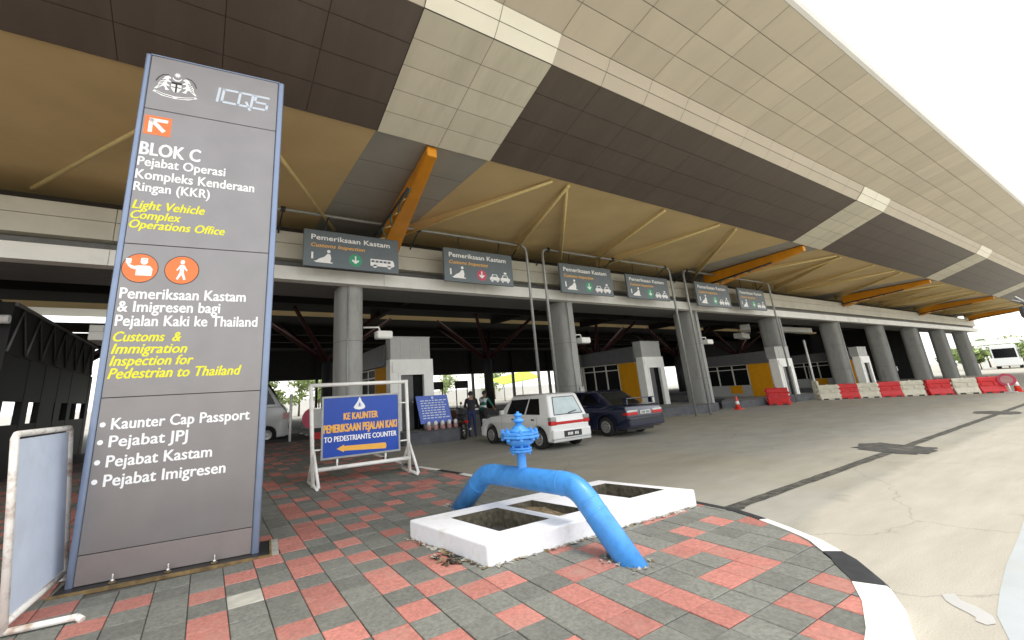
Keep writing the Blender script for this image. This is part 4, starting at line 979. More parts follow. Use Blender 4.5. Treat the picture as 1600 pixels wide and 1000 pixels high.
# ================================================================== VEHICLES
def car(name, label, cat, loc, rz, sp, group=None):
    T = thing(name, label, cat, loc, rz, group)
    L, W, paint = sp['L'], sp['W'], sp['paint']; r = sp['r']; hw = W/2
    top = sp['prof']; zb = .19
    poly = list(top); R = r+.06
    for xc in (sp['xf'], sp['xr']):
        a0 = math.asin(min(1, (zb-r)/R)) if True else 0
        arc = [(xc+R*math.cos(t), r+R*math.sin(t)) for t in [a0+(math.pi-2*a0)*i/12 for i in range(13)]]
        poly += arc
    mb = MB(); n = len(poly)
    vs = [(x, -hw, z) for x, z in poly]+[(x, hw, z) for x, z in poly]
    mb.add(vs, [tuple(range(n)), tuple(range(n, 2*n))[::-1]]+[(i, n+i, n+(i+1) % n, (i+1) % n) for i in range(n)], paint, True)
    b0, b1, bz, bw = sp['belt']; r0, r1, rzz, rw = sp['roof']
    lo = [(b0, -bw, bz-.03), (b1, -bw, bz-.03), (b1, bw, bz-.03), (b0, bw, bz-.03)]; hi = [(r0, -rw, rzz), (r1, -rw, rzz), (r1, rw, rzz), (r0, rw, rzz)]
    cr = [(r0+.12, -rw+.12, rzz+.035), (r1-.12, -rw+.12, rzz+.035), (r1-.12, rw-.12, rzz+.035), (r0+.12, rw-.12, rzz+.035)]
    mb.add(lo+hi+cr, [(0, 1, 5, 4), (1, 2, 6, 5), (2, 3, 7, 6), (3, 0, 4, 7), (4, 5, 9, 8), (5, 6, 10, 9), (6, 7, 11, 10), (7, 4, 8, 11), (8, 9, 10, 11)], paint, True)
    body = mb.build('body', T, bevel=sp.get('bev', .045), seg=3)
    un = MB(); un.box(.25, L-.25, -hw+.2, hw-.2, .16, .62, M['dark_metal']); un.build('underbody', T)
    # windows on the four glazed faces
    def face(ci, pts, m, name='window', par=T, off=.006):
        q = [Vector(v) for v in ((lo+hi)[i] for i in ci)]
        nn = (q[1]-q[0]).cross(q[3]-q[0]).normalized()
        ctr = Vector(((b0+b1)/2, 0, (bz+rzz)/2))
        if nn.dot(q[0]-ctr) < 0: nn = -nn
        f = lambda s, t: (q[0]*(1-s)+q[1]*s)*(1-t)+(q[3]*(1-s)+q[2]*s)*t
        mb = MB(); k = len(pts)
        vs = [f(*p)+nn*off for p in pts]+[f(*p)+nn*.001 for p in pts]
        mb.add(vs, [tuple(range(k))]+[(i, (i+1) % k, k+(i+1) % k, k+i) for i in range(k)], m); return mb.build(name, par)
    for side in ((0, 1, 5, 4), (3, 2, 6, 7)):
        for w_ in sp['side_win']: face(side, w_, M['glass_dark'])
    rwn = sp['rear_win']; cx_ = sum(p[0] for p in rwn)/4; cy_ = sum(p[1] for p in rwn)/4
    face((0, 3, 7, 4), [(cx_+(p[0]-cx_)*1.07, cy_+(p[1]-cy_)*1.10) for p in rwn], M['black'], 'window_seal', T, .004)
    rw_ = face((0, 3, 7, 4), sp['rear_win'], sp.get('rear_glass', M['glass_dark']), 'rear_window')
    face((1, 2, 6, 5), [(.07, .12), (.93, .12), (.90, .9), (.10, .9)], M['glass_dark'], 'windscreen')
    if sp.get('wiper'):
        q = MB(); xw = b0-.01; q.tube([(xw-.03, .05, bz+.05), (xw-.005, -.28, bz+.10)], .012, M['dark_metal'], 5); q.build('wiper', rw_)
    # wheels
    for xc in (sp['xf'], sp['xr']):
        for s in (-1, 1):
            y = s*(hw-.085); w_ = MB(); wd = .08
            w_.lathe([(r*.62, -wd), (r*.93, -wd), (r, -wd*.7), (r, wd*.7), (r*.93, wd), (r*.62, wd)], M['tyre'], (xc, y, r), 28, 'y'); wo = w_.build('wheel', T)
            rm = MB(); f = 1 if s > 0 else -1
            prof = [(r*.64, wd*.9*f), (r*.62, wd*1.12*f), (r*.54, wd*1.14*f), (r*.47, wd*1.02*f), (r*.2, wd*1.12*f), (r*.02, wd*1.14*f)]
            rm.lathe(prof, M['rim'], (xc, y, r), 20, 'y')
            for k in range(8):
                an = 2*math.pi*k/8; rm.lathe([(r*.055, wd*1.0*f), (r*.055, wd*1.09*f)], M['dark_metal'], (xc+r*.36*math.cos(an), y, r+r*.36*math.sin(an)), 8, 'y')
            rm.build('rim', wo)
    sp['extra'](T, sp, hw, L)
    return T
def lampbox(T, name, x0, x1, y0, y1, z0, z1, m):
    mb = MB(); mb.box(x0, x1, y0, y1, z0, z1, m); return mb.build(name, T, bevel=.012)
def hatch_extra(T, sp, hw, L):
    lampbox(T, 'bumper', -.055, .10, -hw+.01, hw-.01, .27, .53, sp['paint']).modifiers[0].width = .045
    lampbox(T, 'bumper_lip', -.035, .12, -hw+.015, hw-.015, .205, .268, M['bumper'])
    lampbox(T, 'bumper', L-.12, L+.05, -hw+.01, hw-.01, .22, .52, sp['paint']).modifiers[0].width = .05
    for s in (-1, 1):
        a, b = sorted((s*(hw-.20), s*(hw+.004)))
        t = lampbox(T, 'tail_light', -.016, .11, a, b, .63, .735, M['red_lamp']); lampbox(t, 'lens', -.017, .11, a, b, .738, .84, M['galv'])
        a, b = sorted((s*(hw-.30), s*(hw-.03))); lampbox(T, 'headlight', L-.13, L-.035, a, b, .60, .74, M['clear_lamp'])
        a, b = sorted((s*(hw-.01), s*(hw+.11))); lampbox(T, 'mirror', 2.02, 2.12, a, b, .90, 1.02, sp['paint'])
        for x in (.66, 1.55):
            a, b = sorted((s*(hw-.004), s*(hw+.014))); lampbox(T, 'door_handle', x, x+.13, a, b, .745, .785, M['dark_metal'])
        for x in (.56, 1.36, 2.18):
            mb = MB(); y = s*(hw+.0008); mb.quad((x, y, .28), (x+.008, y, .28), (x+.008, y, .84), (x, y, .84), M['dark_metal']); mb.build('door_gap', T)
    lampbox(T, 'red_strip', -.013, .05, -hw+.205, hw-.205, .64, .715, M['red_lamp'])
    lampbox(T, 'plate_recess', -.061, -.05, -.33, .33, .318, .475, M['dark_metal'])
    p = lampbox(T, 'licence_plate', -.066, -.0605, -.23, .23, .335, .455, M['black'])
    mb = MB()
    for k, (y, h) in enumerate(((-.19, .07), (-.14, .07), (-.09, .07), (.02, .07), (.07, .07), (.12, .07), (.17, .07))): mb.box(-.0685, -.0661, y, y+.03, .36, .36+h, M['txt_white'])
    mb.build('plate_characters', p)
def sedan_extra(T, sp, hw, L):
    lampbox(T, 'bumper', -.07, .16, -hw+.01, hw-.01, .30, .56, sp['paint']).modifiers[0].width = .05
    lampbox(T, 'bumper_strip', -.076, .1, -hw+.02, hw-.02, .50, .545, M['dark_metal'])
    lampbox(T, 'bumper', L-.15, L+.06, -hw+.01, hw-.01, .25, .55, sp['paint']).modifiers[0].width = .05
    for s in (-1, 1):
        a, b = sorted((s*(hw-.50), s*(hw+.004))); t = lampbox(T, 'tail_light', -.014, .16, a, b, .645, .73, M['red_lamp']); lampbox(t, 'lens', -.015, .14, a+.02, b-.02, .733, .79, M['clear_lamp'])
        a, b = sorted((s*(hw-.36), s*(hw-.03))); lampbox(T, 'headlight', L-.12, L-.03, a, b, .58, .72, M['clear_lamp'])
        a, b = sorted((s*(hw-.01), s*(hw+.14))); lampbox(T, 'mirror', 2.86, 2.98, a, b, .90, 1.03, M['car_white'] if s > 0 and sp.get('silver_mirror') else sp['paint'])
        for x in (1.35, 2.28):
            a, b = sorted((s*(hw-.004), s*(hw+.014))); lampbox(T, 'door_handle', x, x+.15, a, b, .76, .80, M['dark_metal'])
    p = lampbox(T, 'licence_plate', -.020, -.003, -.24, .24, .655, .765, M['clear_lamp'])
    mb = MB()
    for y in (-.19, -.13, -.07, .03, .09, .15): mb.box(-.0225, -.0201, y, y+.035, .675, .745, M['black'])
    mb.build('plate_characters', p)
    if sp.get('spoiler'):
        m_ = MB(); m_.box(.08, .30, -hw+.16, hw-.16, 1.12, 1.15, sp['paint']); m_.box(.12, .26, -hw+.2, -hw+.26, .95, 1.118, sp['paint']); m_.box(.12, .26, hw-.26, hw-.2, .95, 1.118, sp['paint']); m_.build('spoiler', T, bevel=.012)
HATCH = dict(L=3.34, W=1.44, paint=M['car_white'], r=.268, xr=.55, xf=2.80,
    prof=[(.06, .21), (.0, .40), (.0, .66), (.03, .875), (2.35, .86), (2.78, .82), (3.12, .74), (3.30, .60), (3.34, .40), (3.26, .21)],
    belt=(.03, 2.42, .875, .70), roof=(.22, 1.72, 1.42, .575), bev=.06,
    side_win=[[(.17, .10), (.43, .10), (.43, .84), (.20, .84)], [(.46, .10), (.82, .10), (.92, .80), (.46, .84)]],
    rear_win=[(.13, .10), (.87, .10), (.83, .86), (.17, .86)], rear_glass=M['glass_pale'], wiper=True, extra=hatch_extra)
def sedan(paint, **k):
    d = dict(L=4.30, W=1.68, paint=paint, r=.29, xr=.90, xf=3.42,
        prof=[(.08, .24), (.0, .45), (.0, .78), (.07, .93), (.75, .965), (1.0, .90), (3.1, .86), (3.75, .78), (4.18, .66), (4.30, .45), (4.2, .22)],
        belt=(.62, 3.22, .94, .80), roof=(1.28, 2.55, 1.37, .64),
        side_win=[[(.13, .12), (.24, .12), (.24, .84), (.20, .80)], [(.26, .12), (.50, .12), (.50, .88), (.22, .88)], [(.53, .12), (.86, .12), (.96, .86), (.53, .88)]],
        rear_win=[(.08, .08), (.92, .08), (.90, .90), (.10, .90)], extra=sedan_extra)
    d.update(k); return d

VAN = dict(L=4.4, W=1.72, paint=M['car_white'], r=.32, xr=.85, xf=3.55,
    prof=[(.08, .24), (.0, .5), (.0, 1.4), (.05, 1.50), (4.1, 1.50), (4.28, 1.30), (4.38, .95), (4.40, .5), (4.3, .22)],
    belt=(.04, 4.12, 1.50, .83), roof=(.12, 3.40, 2.55, .74),
    side_win=[[(.05, .12), (.36, .12), (.36, .8), (.05, .8)], [(.39, .12), (.70, .12), (.72, .8), (.39, .8)], [(.74, .12), (.95, .12), (.97, .8), (.76, .8)]],
    rear_win=[(.09, .10), (.91, .10), (.88, .8), (.12, .8)], extra=sedan_extra)
def motorbike(label, loc, rz):
    T = thing('motorbike', label, 'motorbike', loc, rz)
    for x in (0, 1.22):
        w_ = MB(); tr = [(x+.27*math.cos(a), 0, .30+.27*math.sin(a)) for a in [2*math.pi*i/24 for i in range(25)]]; w_.tube(tr, .038, M['tyre'], 8, caps=False); wo = w_.build('wheel', T)
        sp = MB()
        for k in range(8): an = math.pi*2*k/8; sp.tube([(x, 0, .30), (x+.25*math.cos(an), 0, .30+.25*math.sin(an))], .007, M['chrome'], 4)
        sp.lathe([(.05, -.05), (.05, .05)], M['chrome'], (x, 0, .30), 10, 'y'); sp.build('rim', wo)
    b = MB(); b.tube([(0, 0, .32), (.35, 0, .46), (.75, 0, .42), (1.0, 0, .80)], .06, M['dark_metal'], 8); b.tube([(.42, 0, .34), (.82, 0, .34)], .12, M['galv'], 10); b.build('frame', T)
    b = MB(); b.tube([(1.22, .06, .30), (1.02, .05, .85), (.95, .05, 1.02)], .022, M['chrome'], 6); b.tube([(1.22, -.06, .30), (1.02, -.05, .85), (.95, -.05, 1.02)], .022, M['chrome'], 6); b.build('fork', T)
    b = MB(); b.tube([(.86, .36, 1.02), (.95, .16, 1.05), (.95, -.16, 1.05), (.86, -.36, 1.02)], .016, M['dark_metal'], 6); b.build('handlebar', T)
    b = MB(); b.tube([(-.28, 0, .72), (.0, 0, .73), (.4, 0, .74), (.58, 0, .72)], [.08, .13, .13, .06], M['dark_metal'], 10); b.build('seat', T)
    b = MB(); b.tube([(.40, 0, .58), (.62, 0, .60), (.92, 0, .80), (1.02, 0, .98)], [.10, .12, .11, .09], M['bike_brown'], 10); b.tube([(.3, 0, .56), (-.25, 0, .64)], [.12, .07], M['bike_brown'], 8); b.build('fairing', T)
    b = MB(); b.lathe([(.07, 0), (.075, .02), (.05, .08)], M['clear_lamp'], (1.04, 0, .95), 12, 'x'); b.build('headlight', T)
    b = MB(); b.tube([(.45, -.13, .30), (.0, -.15, .30), (-.30, -.15, .36)], [.025, .04, .045], M['chrome'], 8); b.build('exhaust', T)
    b = MB(); b.box(-.33, -.29, -.06, .06, .58, .66, M['red_lamp']); b.build('tail_light', T)
    for s in (1, -1):
        b = MB(); b.tube([(.9, s*.25, 1.03), (.88, s*.3, 1.2)], .008, M['dark_metal'], 4); b.lathe([(.05, 0), (.05, .012)], M['dark_metal'], (.86, s*.3, 1.22), 10, 'x'); b.build('mirror', T)
    return T

def person(label, loc, rz, J, mats, hair=True, held=None):
    """one skinned body from joints; J: name -> (pos, radius); faces coloured by the nearest limb"""
    T = thing('person', label, 'person', loc, rz)
    chain = [('pelvis', 'waist'), ('waist', 'chest'), ('chest', 'neck'), ('neck', 'jaw'), ('jaw', 'crown')]
    for s in 'LR': chain += [('chest', 'shoulder'+s), ('shoulder'+s, 'elbow'+s), ('elbow'+s, 'wrist'+s), ('wrist'+s, 'palm'+s), ('pelvis', 'hip'+s), ('hip'+s, 'knee'+s), ('knee'+s, 'ankle'+s), ('ankle'+s, 'toe'+s)]
    names = list(J); me = bpy.data.meshes.new('body'); me.from_pydata([J[k][0] for k in names], [(names.index(a), names.index(b)) for a, b in chain], [])
    o = bpy.data.objects.new('body', me); COL.objects.link(o)
    m = o.modifiers.new('skin', 'SKIN'); o.modifiers.new('sub', 'SUBSURF').levels = 2
    sv = me.skin_vertices[0].data
    for i, k in enumerate(names): sv[i].radius = (J[k][1], J[k][1]); sv[i].use_root = (k == 'pelvis')
    dg = bpy.context.evaluated_depsgraph_get(); dg.update()
    bm_ = bpy.data.meshes.new_from_object(o.evaluated_get(dg)); bpy.data.objects.remove(o)
    # face: nose, eyes, ears and fingers added to the same mesh
    bm_.name = 'body'; base = bm_
    ml = []
    def mi(k):
        if M[k] not in ml: ml.append(M[k]); base.materials.append(M[k])
        return ml.index(M[k])
    base.materials.clear()
    segs = []
    for a, b in chain:
        pa, pb = Vector(J[a][0]), Vector(J[b][0])
        key = b.rstrip('LR')
        g = {'waist': 'top', 'chest': 'top', 'neck': 'skin', 'jaw': 'skin', 'crown': 'skin', 'shoulder': 'top', 'elbow': 'sleeve', 'wrist': 'skin', 'palm': 'skin', 'hip': 'leg', 'knee': 'leg', 'ankle': 'leg', 'toe': 'shoe'}[key]
        segs.append((pa, pb, g))
    for p in base.polygons:
        c = p.center; best = None
        for pa, pb, g in segs:
            ab = pb-pa; t = max(0, min(1, (c-pa).dot(ab)/max(ab.length_squared, 1e-9))); d = (pa+ab*t-c).length
            if best is None or d < best[0]: best = (d, g)
        k = mats[best[1]]
        if isinstance(k, tuple): k = k[int((c.z+3)*9) % 2]
        p.material_index = mi(k); p.use_smooth = True
    bo = bpy.data.objects.new('body', base); COL.objects.link(bo); bo.parent = T
    jaw, cro, neck = Vector(J['jaw'][0]), Vector(J['crown'][0]), Vector(J['neck'][0])
    up = (cro-jaw).normalized(); fw = Vector((1, 0, 0)); fw = (fw-up*fw.dot(up)).normalized(); sd = up.cross(fw)
    hc = jaw.lerp(cro, .45); ex = MB(); hr = J['crown'][1]
    ex.tube([hc+fw*hr*.8+up*.02, hc+fw*(hr*1.22)-up*.02, hc+fw*hr*.85-up*.03], [.008, .014, .006], M['skin'], 6)
    for s in (1, -1):
        ex.lathe([(.003, -.006), (.010, 0), (.003, .006)], M['hair'], hc+fw*hr*.95+sd*s*.033+up*.025, 6, 'x'); ex.lathe([(.008, -.01), (.022, 0), (.008, .01)], M['skin'], hc+sd*s*(hr*1.0), 8, 'y')
    ex.tube([hc+fw*hr*.93-up*.06+sd*.022, hc+fw*hr*.97-up*.063, hc+fw*hr*.93-up*.06-sd*.022], .006, M['bike_brown'], 5)
    for s in 'LR':
        w_, p = Vector(J['wrist'+s][0]), Vector(J['palm'+s][0]); d = (p-w_).normalized(); u = d.cross(Vector((0, 0, 1))).normalized(); q = d.cross(u)
        for k, ln in enumerate((.055, .065, .07, .06)):
            b0 = p+u*(k-1.5)*.019; ex.tube([b0, b0+d*ln*.6+q*.008, b0+d*ln*.95+q*.028], [.0095, .009, .007], M['skin'], 6)
        b0 = p-d*.03+u*.035; ex.tube([b0, b0+u*.025+d*.02, b0+u*.03+d*.05], [.011, .010, .008], M['skin'], 6)
    ex.build('features', bo)
    if hair:
        h = MB(); c2 = hc+up*.035-fw*.012
        n = 14; vs = []; fs = []
        for i in range(7):
            ph = math.pi*.5*i/6*1.12
            for k in range(n):
                an = 2*math.pi*k/n; cut = 1.0
                vs.append(c2+(fw*math.cos(an)+sd*math.sin(an))*(hr*1.10*math.sin(ph))*(.93 if math.cos(an) > .5 and i > 4 else 1)+up*(hr*1.16*math.cos(ph))+(-up*.03 if math.cos(an) < -.2 and i > 4 else Vector()))
        for i in range(6):
            for k in range(n): fs.append((i*n+k, i*n+(k+1) % n, (i+1)*n+(k+1) % n, (i+1)*n+k))
        h.add(vs, fs, M['hair'], True); h.build('hair', bo)
    return T
def std_joints(lean=0, h=1.66, armL=None, armR=None, legs=None):
    k = h/1.7; L = lean
    J = {'pelvis': ((0, 0, .93*k), .125), 'waist': ((.05*L, 0, 1.10*k), .118), 'chest': ((.28*L, 0, 1.33*k-.05*L), .135), 'neck': ((.42*L, 0, 1.47*k-.10*L), .055), 'jaw': ((.45*L+.01, 0, 1.54*k-.11*L), .068), 'crown': ((.47*L+.01, 0, 1.64*k-.12*L), .088)}
    for s, y in (('L', 1), ('R', -1)):
        J['shoulder'+s] = ((.33*L, y*.18, 1.39*k-.08*L), .062)
        el, wr = (armL if s == 'L' else armR) or ((.03+.3*L, y*.25, 1.12*k), (.12+.3*L, y*.23, .88*k))
        J['elbow'+s] = (el, .045); J['wrist'+s] = (wr, .030)
        d = (Vector(wr)-Vector(el)).normalized()*.075; J['palm'+s] = (tuple(Vector(wr)+d), .034)
        J['hip'+s] = ((0, y*.09, .86*k), .095); kn, an = ((.03, y*.10, .48*k), (-.02, y*.11, .09*k)) if not legs else legs[s]
        J['knee'+s] = (kn, .062); J['ankle'+s] = (an, .042); J['toe'+s] = ((an[0]+.16, an[1], .035), .035)
    return J

# ================================================================== SMALL THINGS
def barrier_mesh(T, m):
    """interlocking plastic water barrier: flared foot, waist, knuckled ends, two fork slots"""
    mb = MB(); Lb, h = 1.0, .86
    prof = [(.24, 0), (.24, .10), (.20, .16), (.13, .34), (.12, .60), (.14, .64), (.14, .80), (.11, h)]
    xs = [(-.50, .0), (-.44, 1), (.44, 1), (.50, .0)]
    def section(x, s): return [(x, -y*s, z) for y, z in prof]+[(x, y*s, z) for y, z in prof[::-1]]
    n = len(prof)*2; rows = [section(-.47, .9), section(-.44, 1), section(.44, 1), section(.47, .9)]
    vs = [v for r in rows for v in r]; fs = [tuple(range(n))[::-1], tuple(range(3*n, 4*n))]
    for i in range(3):
        for k in range(n): fs.append((i*n+k, i*n+(k+1) % n, (i+1)*n+(k+1) % n, (i+1)*n+k))
    mb.add(vs, fs, m)
    for sx in (-1, 1):
        for z0, z1 in ((.18, .30), (.42, .54), (.66, .78)):
            zz = (z0, z1) if sx > 0 else (z0-.12, z1-.12)
            a, b = sorted((sx*.471, sx*.535)); mb.box(a, b, -.07, .07, max(.02, zz[0]), zz[1], m)
    for x in (-.24, .24):
        mb.box(x-.16, x+.16, -.152, -.125, .40, .58, m); mb.box(x-.16, x+.16, .125, .152, .40, .58, m)
    o = mb.build('body', T, bevel=.014)
    sl = MB()
    for x in (-.24, .24): sl.box(x-.11, x+.11, -.243, .243, .002, .075, M['dark_metal'])
    sl.build('fork_slot', T)
    cp = MB(); cp.lathe([(.05, h), (.05, h+.03), (.03, h+.035)], m, (0, 0, 0), 12); cp.build('filler_cap', T)
def cone(loc, label, h=.55, m='cone', group=None):
    T = thing('traffic_cone', label, 'cone', loc, 0, group); mb = MB()
    mb.box(-.18, .18, -.18, .18, 0, .03, M[m]); mb.build('base', T, bevel=.01)
    mb = MB(); mb.lathe([(.13, .03), (.028, h), (.02, h+.01)], M[m], n=20); mb.build('cone_body', T)
    mb = MB(); mb.lathe([(.098, .03+(h-.03)*.36), (.068, .03+(h-.03)*.63)], M['txt_white'], n=20); mb.build('white_band', T)
    return T
def floodlight(loc, rz, label, arm):
    T = thing('floodlight', label, 'floodlight', loc, rz, 'floodlights bracketed to the columns'); mb = MB()
    mb.tube([(0, 0, 0), (arm, 0, .02), (arm+.06, 0, -.12)], .03, M['white_paint'], 8); mb.build('bracket', T)
    mb = MB(); mb.box(arm-.1, arm+.42, -.17, .17, -.34, -.10, M['booth_white']); mb.build('housing', T, bevel=.05)
    mb = MB(); mb.box(arm-.05, arm+.37, -.14, .14, -.352, -.342, M['clear_lamp']); mb.build('lens', T)
def tree(name, loc, h, rad, label, leaf, seed, n=900, size=.28, group=None):
    rng = random.Random(seed); T = thing(name, label, 'tree', loc, 0, group); mb = MB()
    mb.tube([(0, 0, 0), (.05*h*.1, 0, h*.3), (0, .03*h*.1, h*.6)], [.05*h*.5, .035*h*.5, .015*h*.5], M['bark'], 8)
    for k in range(6):
        an = rng.uniform(0, 6.28); mb.tube([(0, 0, h*(.25+.05*k)), (math.cos(an)*rad*.6, math.sin(an)*rad*.6, h*(.5+.06*k))], [.02*h*.4, .004*h], M['bark'], 5)
    mb.build('trunk', T)
    mb = MB(); cl = [(Vector((rng.gauss(0, .45)*rad, rng.gauss(0, .45)*rad, h*(.62+rng.uniform(-.24, .26)))), rng.uniform(.28, .52)*rad) for _ in range(11)]
    for _ in range(n):
        c, r = rng.choice(cl); d = Vector((rng.gauss(0, 1), rng.gauss(0, 1), rng.gauss(0, .8))).normalized()*r*rng.uniform(.5, 1.05); p = c+d
        a = Vector((rng.gauss(0, 1), rng.gauss(0, 1), rng.gauss(0, 1))).normalized(); b = a.cross(Vector((rng.gauss(0, 1), rng.gauss(0, 1), rng.gauss(0, 1)))).normalized(); s = size*rng.uniform(.6, 1.3)
        mb.add([p-a*s, p-b*s*.5, p+a*s, p+b*s*.5], [(0, 1, 2, 3)], leaf)
    mb.build('crown', T, fix=False)
    return T

def place_all():
    pavement(); kerb()
    island([(5.4, 14.55), (5.8, 13.95), (6.6, 13.7), (7.75, 13.62), (8.15, 14.1), (8.3, 17.2), (8.3, 30), (5.4, 30)], .42)
    island([(16.9, 13.1), (17.5, 12.7), (20.4, 12.1), (21.9, 12.4), (22.3, 14), (22.3, 30), (16.9, 30)], .39)
    island([(22.9, 12.8), (23.6, 12.2), (29.4, 11.6), (31, 11.8), (31.6, 13), (31.6, 30), (26, 30), (25.8, 14)], .36)
    island([(38.6, 12.2), (39.4, 11.7), (42, 11.7), (42.8, 12.4), (42.8, 30), (38.6, 30)], .36)
    building()
    for (x, y, z, sc), l in zip(((5.67, 14.8, .42, (.846, .846, .846)), (19.2, 14.3, .39, (.82, .82, .82)), (27.95, 12.0, .36, (.88, .85, .69)), (40.1, 12.0, .36, (.88, .85, .69))),
        ('checkpoint booth with white doorway tower behind the blue direction sign', 'checkpoint booth with amber panel beside the dark blue sedan', 'checkpoint booth with white doorway beyond the orange cone', 'far checkpoint booth with amber panel behind the barrier row')): booth(x, y, z, sc, l)
    pylon(); aframe(); side_board()
    for x0, x1, l in ((1.11, 9.84, 'grey pipe gantry nearest the tall pylon, carrying the bus sign'), (10.62, 18.5, 'grey pipe gantry standing between the second and third columns'), (19.6, 28.0, 'grey pipe gantry farthest along the beam')): gantry(x0, x1, l)
    for x0, x1, z0, z1, v, a, l in ((2.03, 4.88, 5.32, 6.42, 'bus', 'green_sign', 'overhead sign with a green circle and a bus symbol'),
        (6.50, 9.36, 5.24, 6.42, 'car', 'pinkred_sign', 'overhead sign with a red symbol, left of the gantry pole pair'),
        (11.72, 14.72, 5.20, 6.42, 'car', 'green_sign', 'overhead sign with green circle, left one on the middle gantry'), (15.68, 18.68, 5.22, 6.32, 'car', 'green_sign', 'overhead sign with green circle, right one on the middle gantry'),
        (20.95, 24.05, 5.14, 6.40, 'car', 'green_sign', 'overhead sign, left one on the far gantry'), (25.0, 27.9, 5.16, 6.36, 'car', 'green_sign', 'overhead sign farthest right along the beam')): overhead(x0, x1, z0, z1, l, v, a)
    chamber(); pipe()
    # ---- vehicles and people
    car('hatchback_car', 'small white hatchback with red tail strip parked behind the blue pipe', 'car', (8.62, 9.0, 0), R_(91), HATCH)
    car('sedan_car', 'dark navy sedan parked beside the white hatchback', 'car', (11.85, 9.05, 0), R_(90), sedan(M['car_blue'], silver_mirror=True, spoiler=True))
    car('white_van', 'white van with its sloping bonnet showing from behind the tall pylon', 'van', (-.9, 22.7, 0), R_(-12), VAN)
    motorbike('maroon motorbike standing beside the island in front of the white hatchback', (8.0, 13.75, 0), R_(82))
    person('person in dark shirt and blue jeans standing by the motorbike with a white paper', (8.52, 14.0, 0), R_(50),
           std_joints(.12, 1.64, armL=((.14, .27, 1.08), (.36, .20, 1.06)), armR=((.14, -.25, 1.06), (.38, -.06, 1.04))), dict(top='shirt_dark', sleeve='shirt_dark', skin='skin', leg='jeans', shoe='black'))
    pp = MB(); pp.box(-.14, .14, -.003, .003, -.11, .11, M['txt_white']); po = pp.build('paper_sheet', loc=(8.52+.36*math.cos(R_(50))+.1, 14.0+.36*math.sin(R_(50)), 1.02)); po.rotation_euler = (R_(-50), 0, R_(20))
    tag(po, 'white paper held by the person in blue jeans', 'paper')
    person('person in a green and white striped shirt leaning behind the white hatchback', (9.32, 14.45, 0), R_(20), std_joints(.35, 1.66, armL=((.30, .28, 1.05), (.52, .20, .95)), armR=((.25, -.30, 1.05), (.46, -.22, .92))),
           dict(top=('shirt_white', 'shirt_green'), sleeve='shirt_green', skin='skin', leg='trouser', shoe='black'))
    # ---- boards, cones, barriers
    T = thing('notice_board', 'small blue notice board leaning on the island in front of the white booth tower', 'sign', (7.1, 14.25, .42))
    mb = MB(); mb.add([(-.62, -.20, .22), (.62, -.20, .22), (.56, .02, 1.16), (-.70, .02, 1.16), (-.62, -.17, .22), (.62, -.17, .22), (.56, .05, 1.16), (-.70, .05, 1.16)], [(0, 1, 2, 3), (7, 6, 5, 4), (0, 4, 5, 1), (1, 5, 6, 2), (2, 6, 7, 3), (3, 7, 4, 0)], M['blue_board2']); mb.build('board', T)
    mb = MB()
    for x in (-.5, .5):
        for q in ([(x, -.12, .003), (x, -.15, .25)], [(x, .30, .003), (x-.04, .07, 1.1)]): mb = MB(); mb.tube(q, .02, M['dark_metal'], 6); mb.build('leg', T)
    mb = MB(); f = lambda u, v, q=.004: Vector((-.62+.0+u*1.24-.08*v+(.02*v), -.20-q+.22*v, .22+.94*v))
    mb.add([f(.46, .90), f(.50, .86), f(.54, .90), f(.53, .95), f(.50, .97), f(.47, .95)], [tuple(range(6))], M['sign_silver'])
    rng = random.Random(2)
    for r in range(8):
        u = .10
        while u < .86:
            d = rng.uniform(.05, .12); mb.add([f(u, .80-r*.09), f(u+d, .80-r*.09), f(u+d, .835-r*.09), f(u, .835-r*.09)], [(0, 1, 2, 3)], M['sign_silver'] if r % 3 else M['pale_board']); u += d+.03
    mb.build('notice_text', T, fix=False)
    for k in range(5):
        T = thing('bollard', 'low pink and white bollard at the foot of the blue notice board', 'bollard', (6.75+.27*k, 14.0, .422), 0, 'pink and white bollards on the nearest island')
        mb = MB(); mb.lathe([(.085, 0), (.085, .12), (.07, .15)], M['pink'], n=14); mb.build('post', T); mb = MB(); mb.lathe([(.07, .151), (.07, .25), (.04, .29)], M['txt_white'], n=14); mb.build('white_cap', T)
    cone((22.55, 11.85, 0), 'orange traffic cone at the kerb of the second island, below the middle gantry pole', .62)
    cone((34.9, 4.75, 0), 'orange traffic cone beside the round red sign at the end of the barrier row', .75)
    T = thing('water_barrier', 'single red plastic barrier leaning against the third island', 'barrier', (25.8, 11.45, 0), R_(118)); barrier_mesh(T, M['barrier_red'])
    specs = [('w', 30.0, 10.75), ('r', 30.75, 10.15), ('w', 31.3, 9.45), ('r', 31.95, 8.72), ('w', 32.5, 7.98), ('r', 33.1, 7.1), ('w', 33.65, 6.28), ('r', 34.25, 5.5)]
    labels = ['white barrier at the left end of the row, nearest the booths', 'red barrier, first red one from the left end of the row', 'white barrier between the first and second red ones', 'red barrier, second red one from the booths', 'white barrier between the second and third red ones', 'red barrier, third red one from the booths', 'white barrier left of the round red sign', 'red barrier directly behind the round red sign']
    for (c, x, y), l in zip(specs, labels):
        T = thing('water_barrier', l, 'barrier', (x, y, 0), R_(-53), 'red and white barriers closing the lanes'); T.scale = (1, 1, .93); barrier_mesh(T, M['barrier_red' if c == 'r' else 'barrier_white'])
    T = thing('stop_paddle', 'round red and white sign standing in front of the last red barrier', 'sign', (34.3, 4.92, 0))
    mb = MB(); mb.box(-.2, .2, -.2, .2, 0, .05, M['bumper']); mb.tube([(0, 0, .05), (0, 0, .45)], .03, M['white_paint'], 8); mb.build('stand', T)
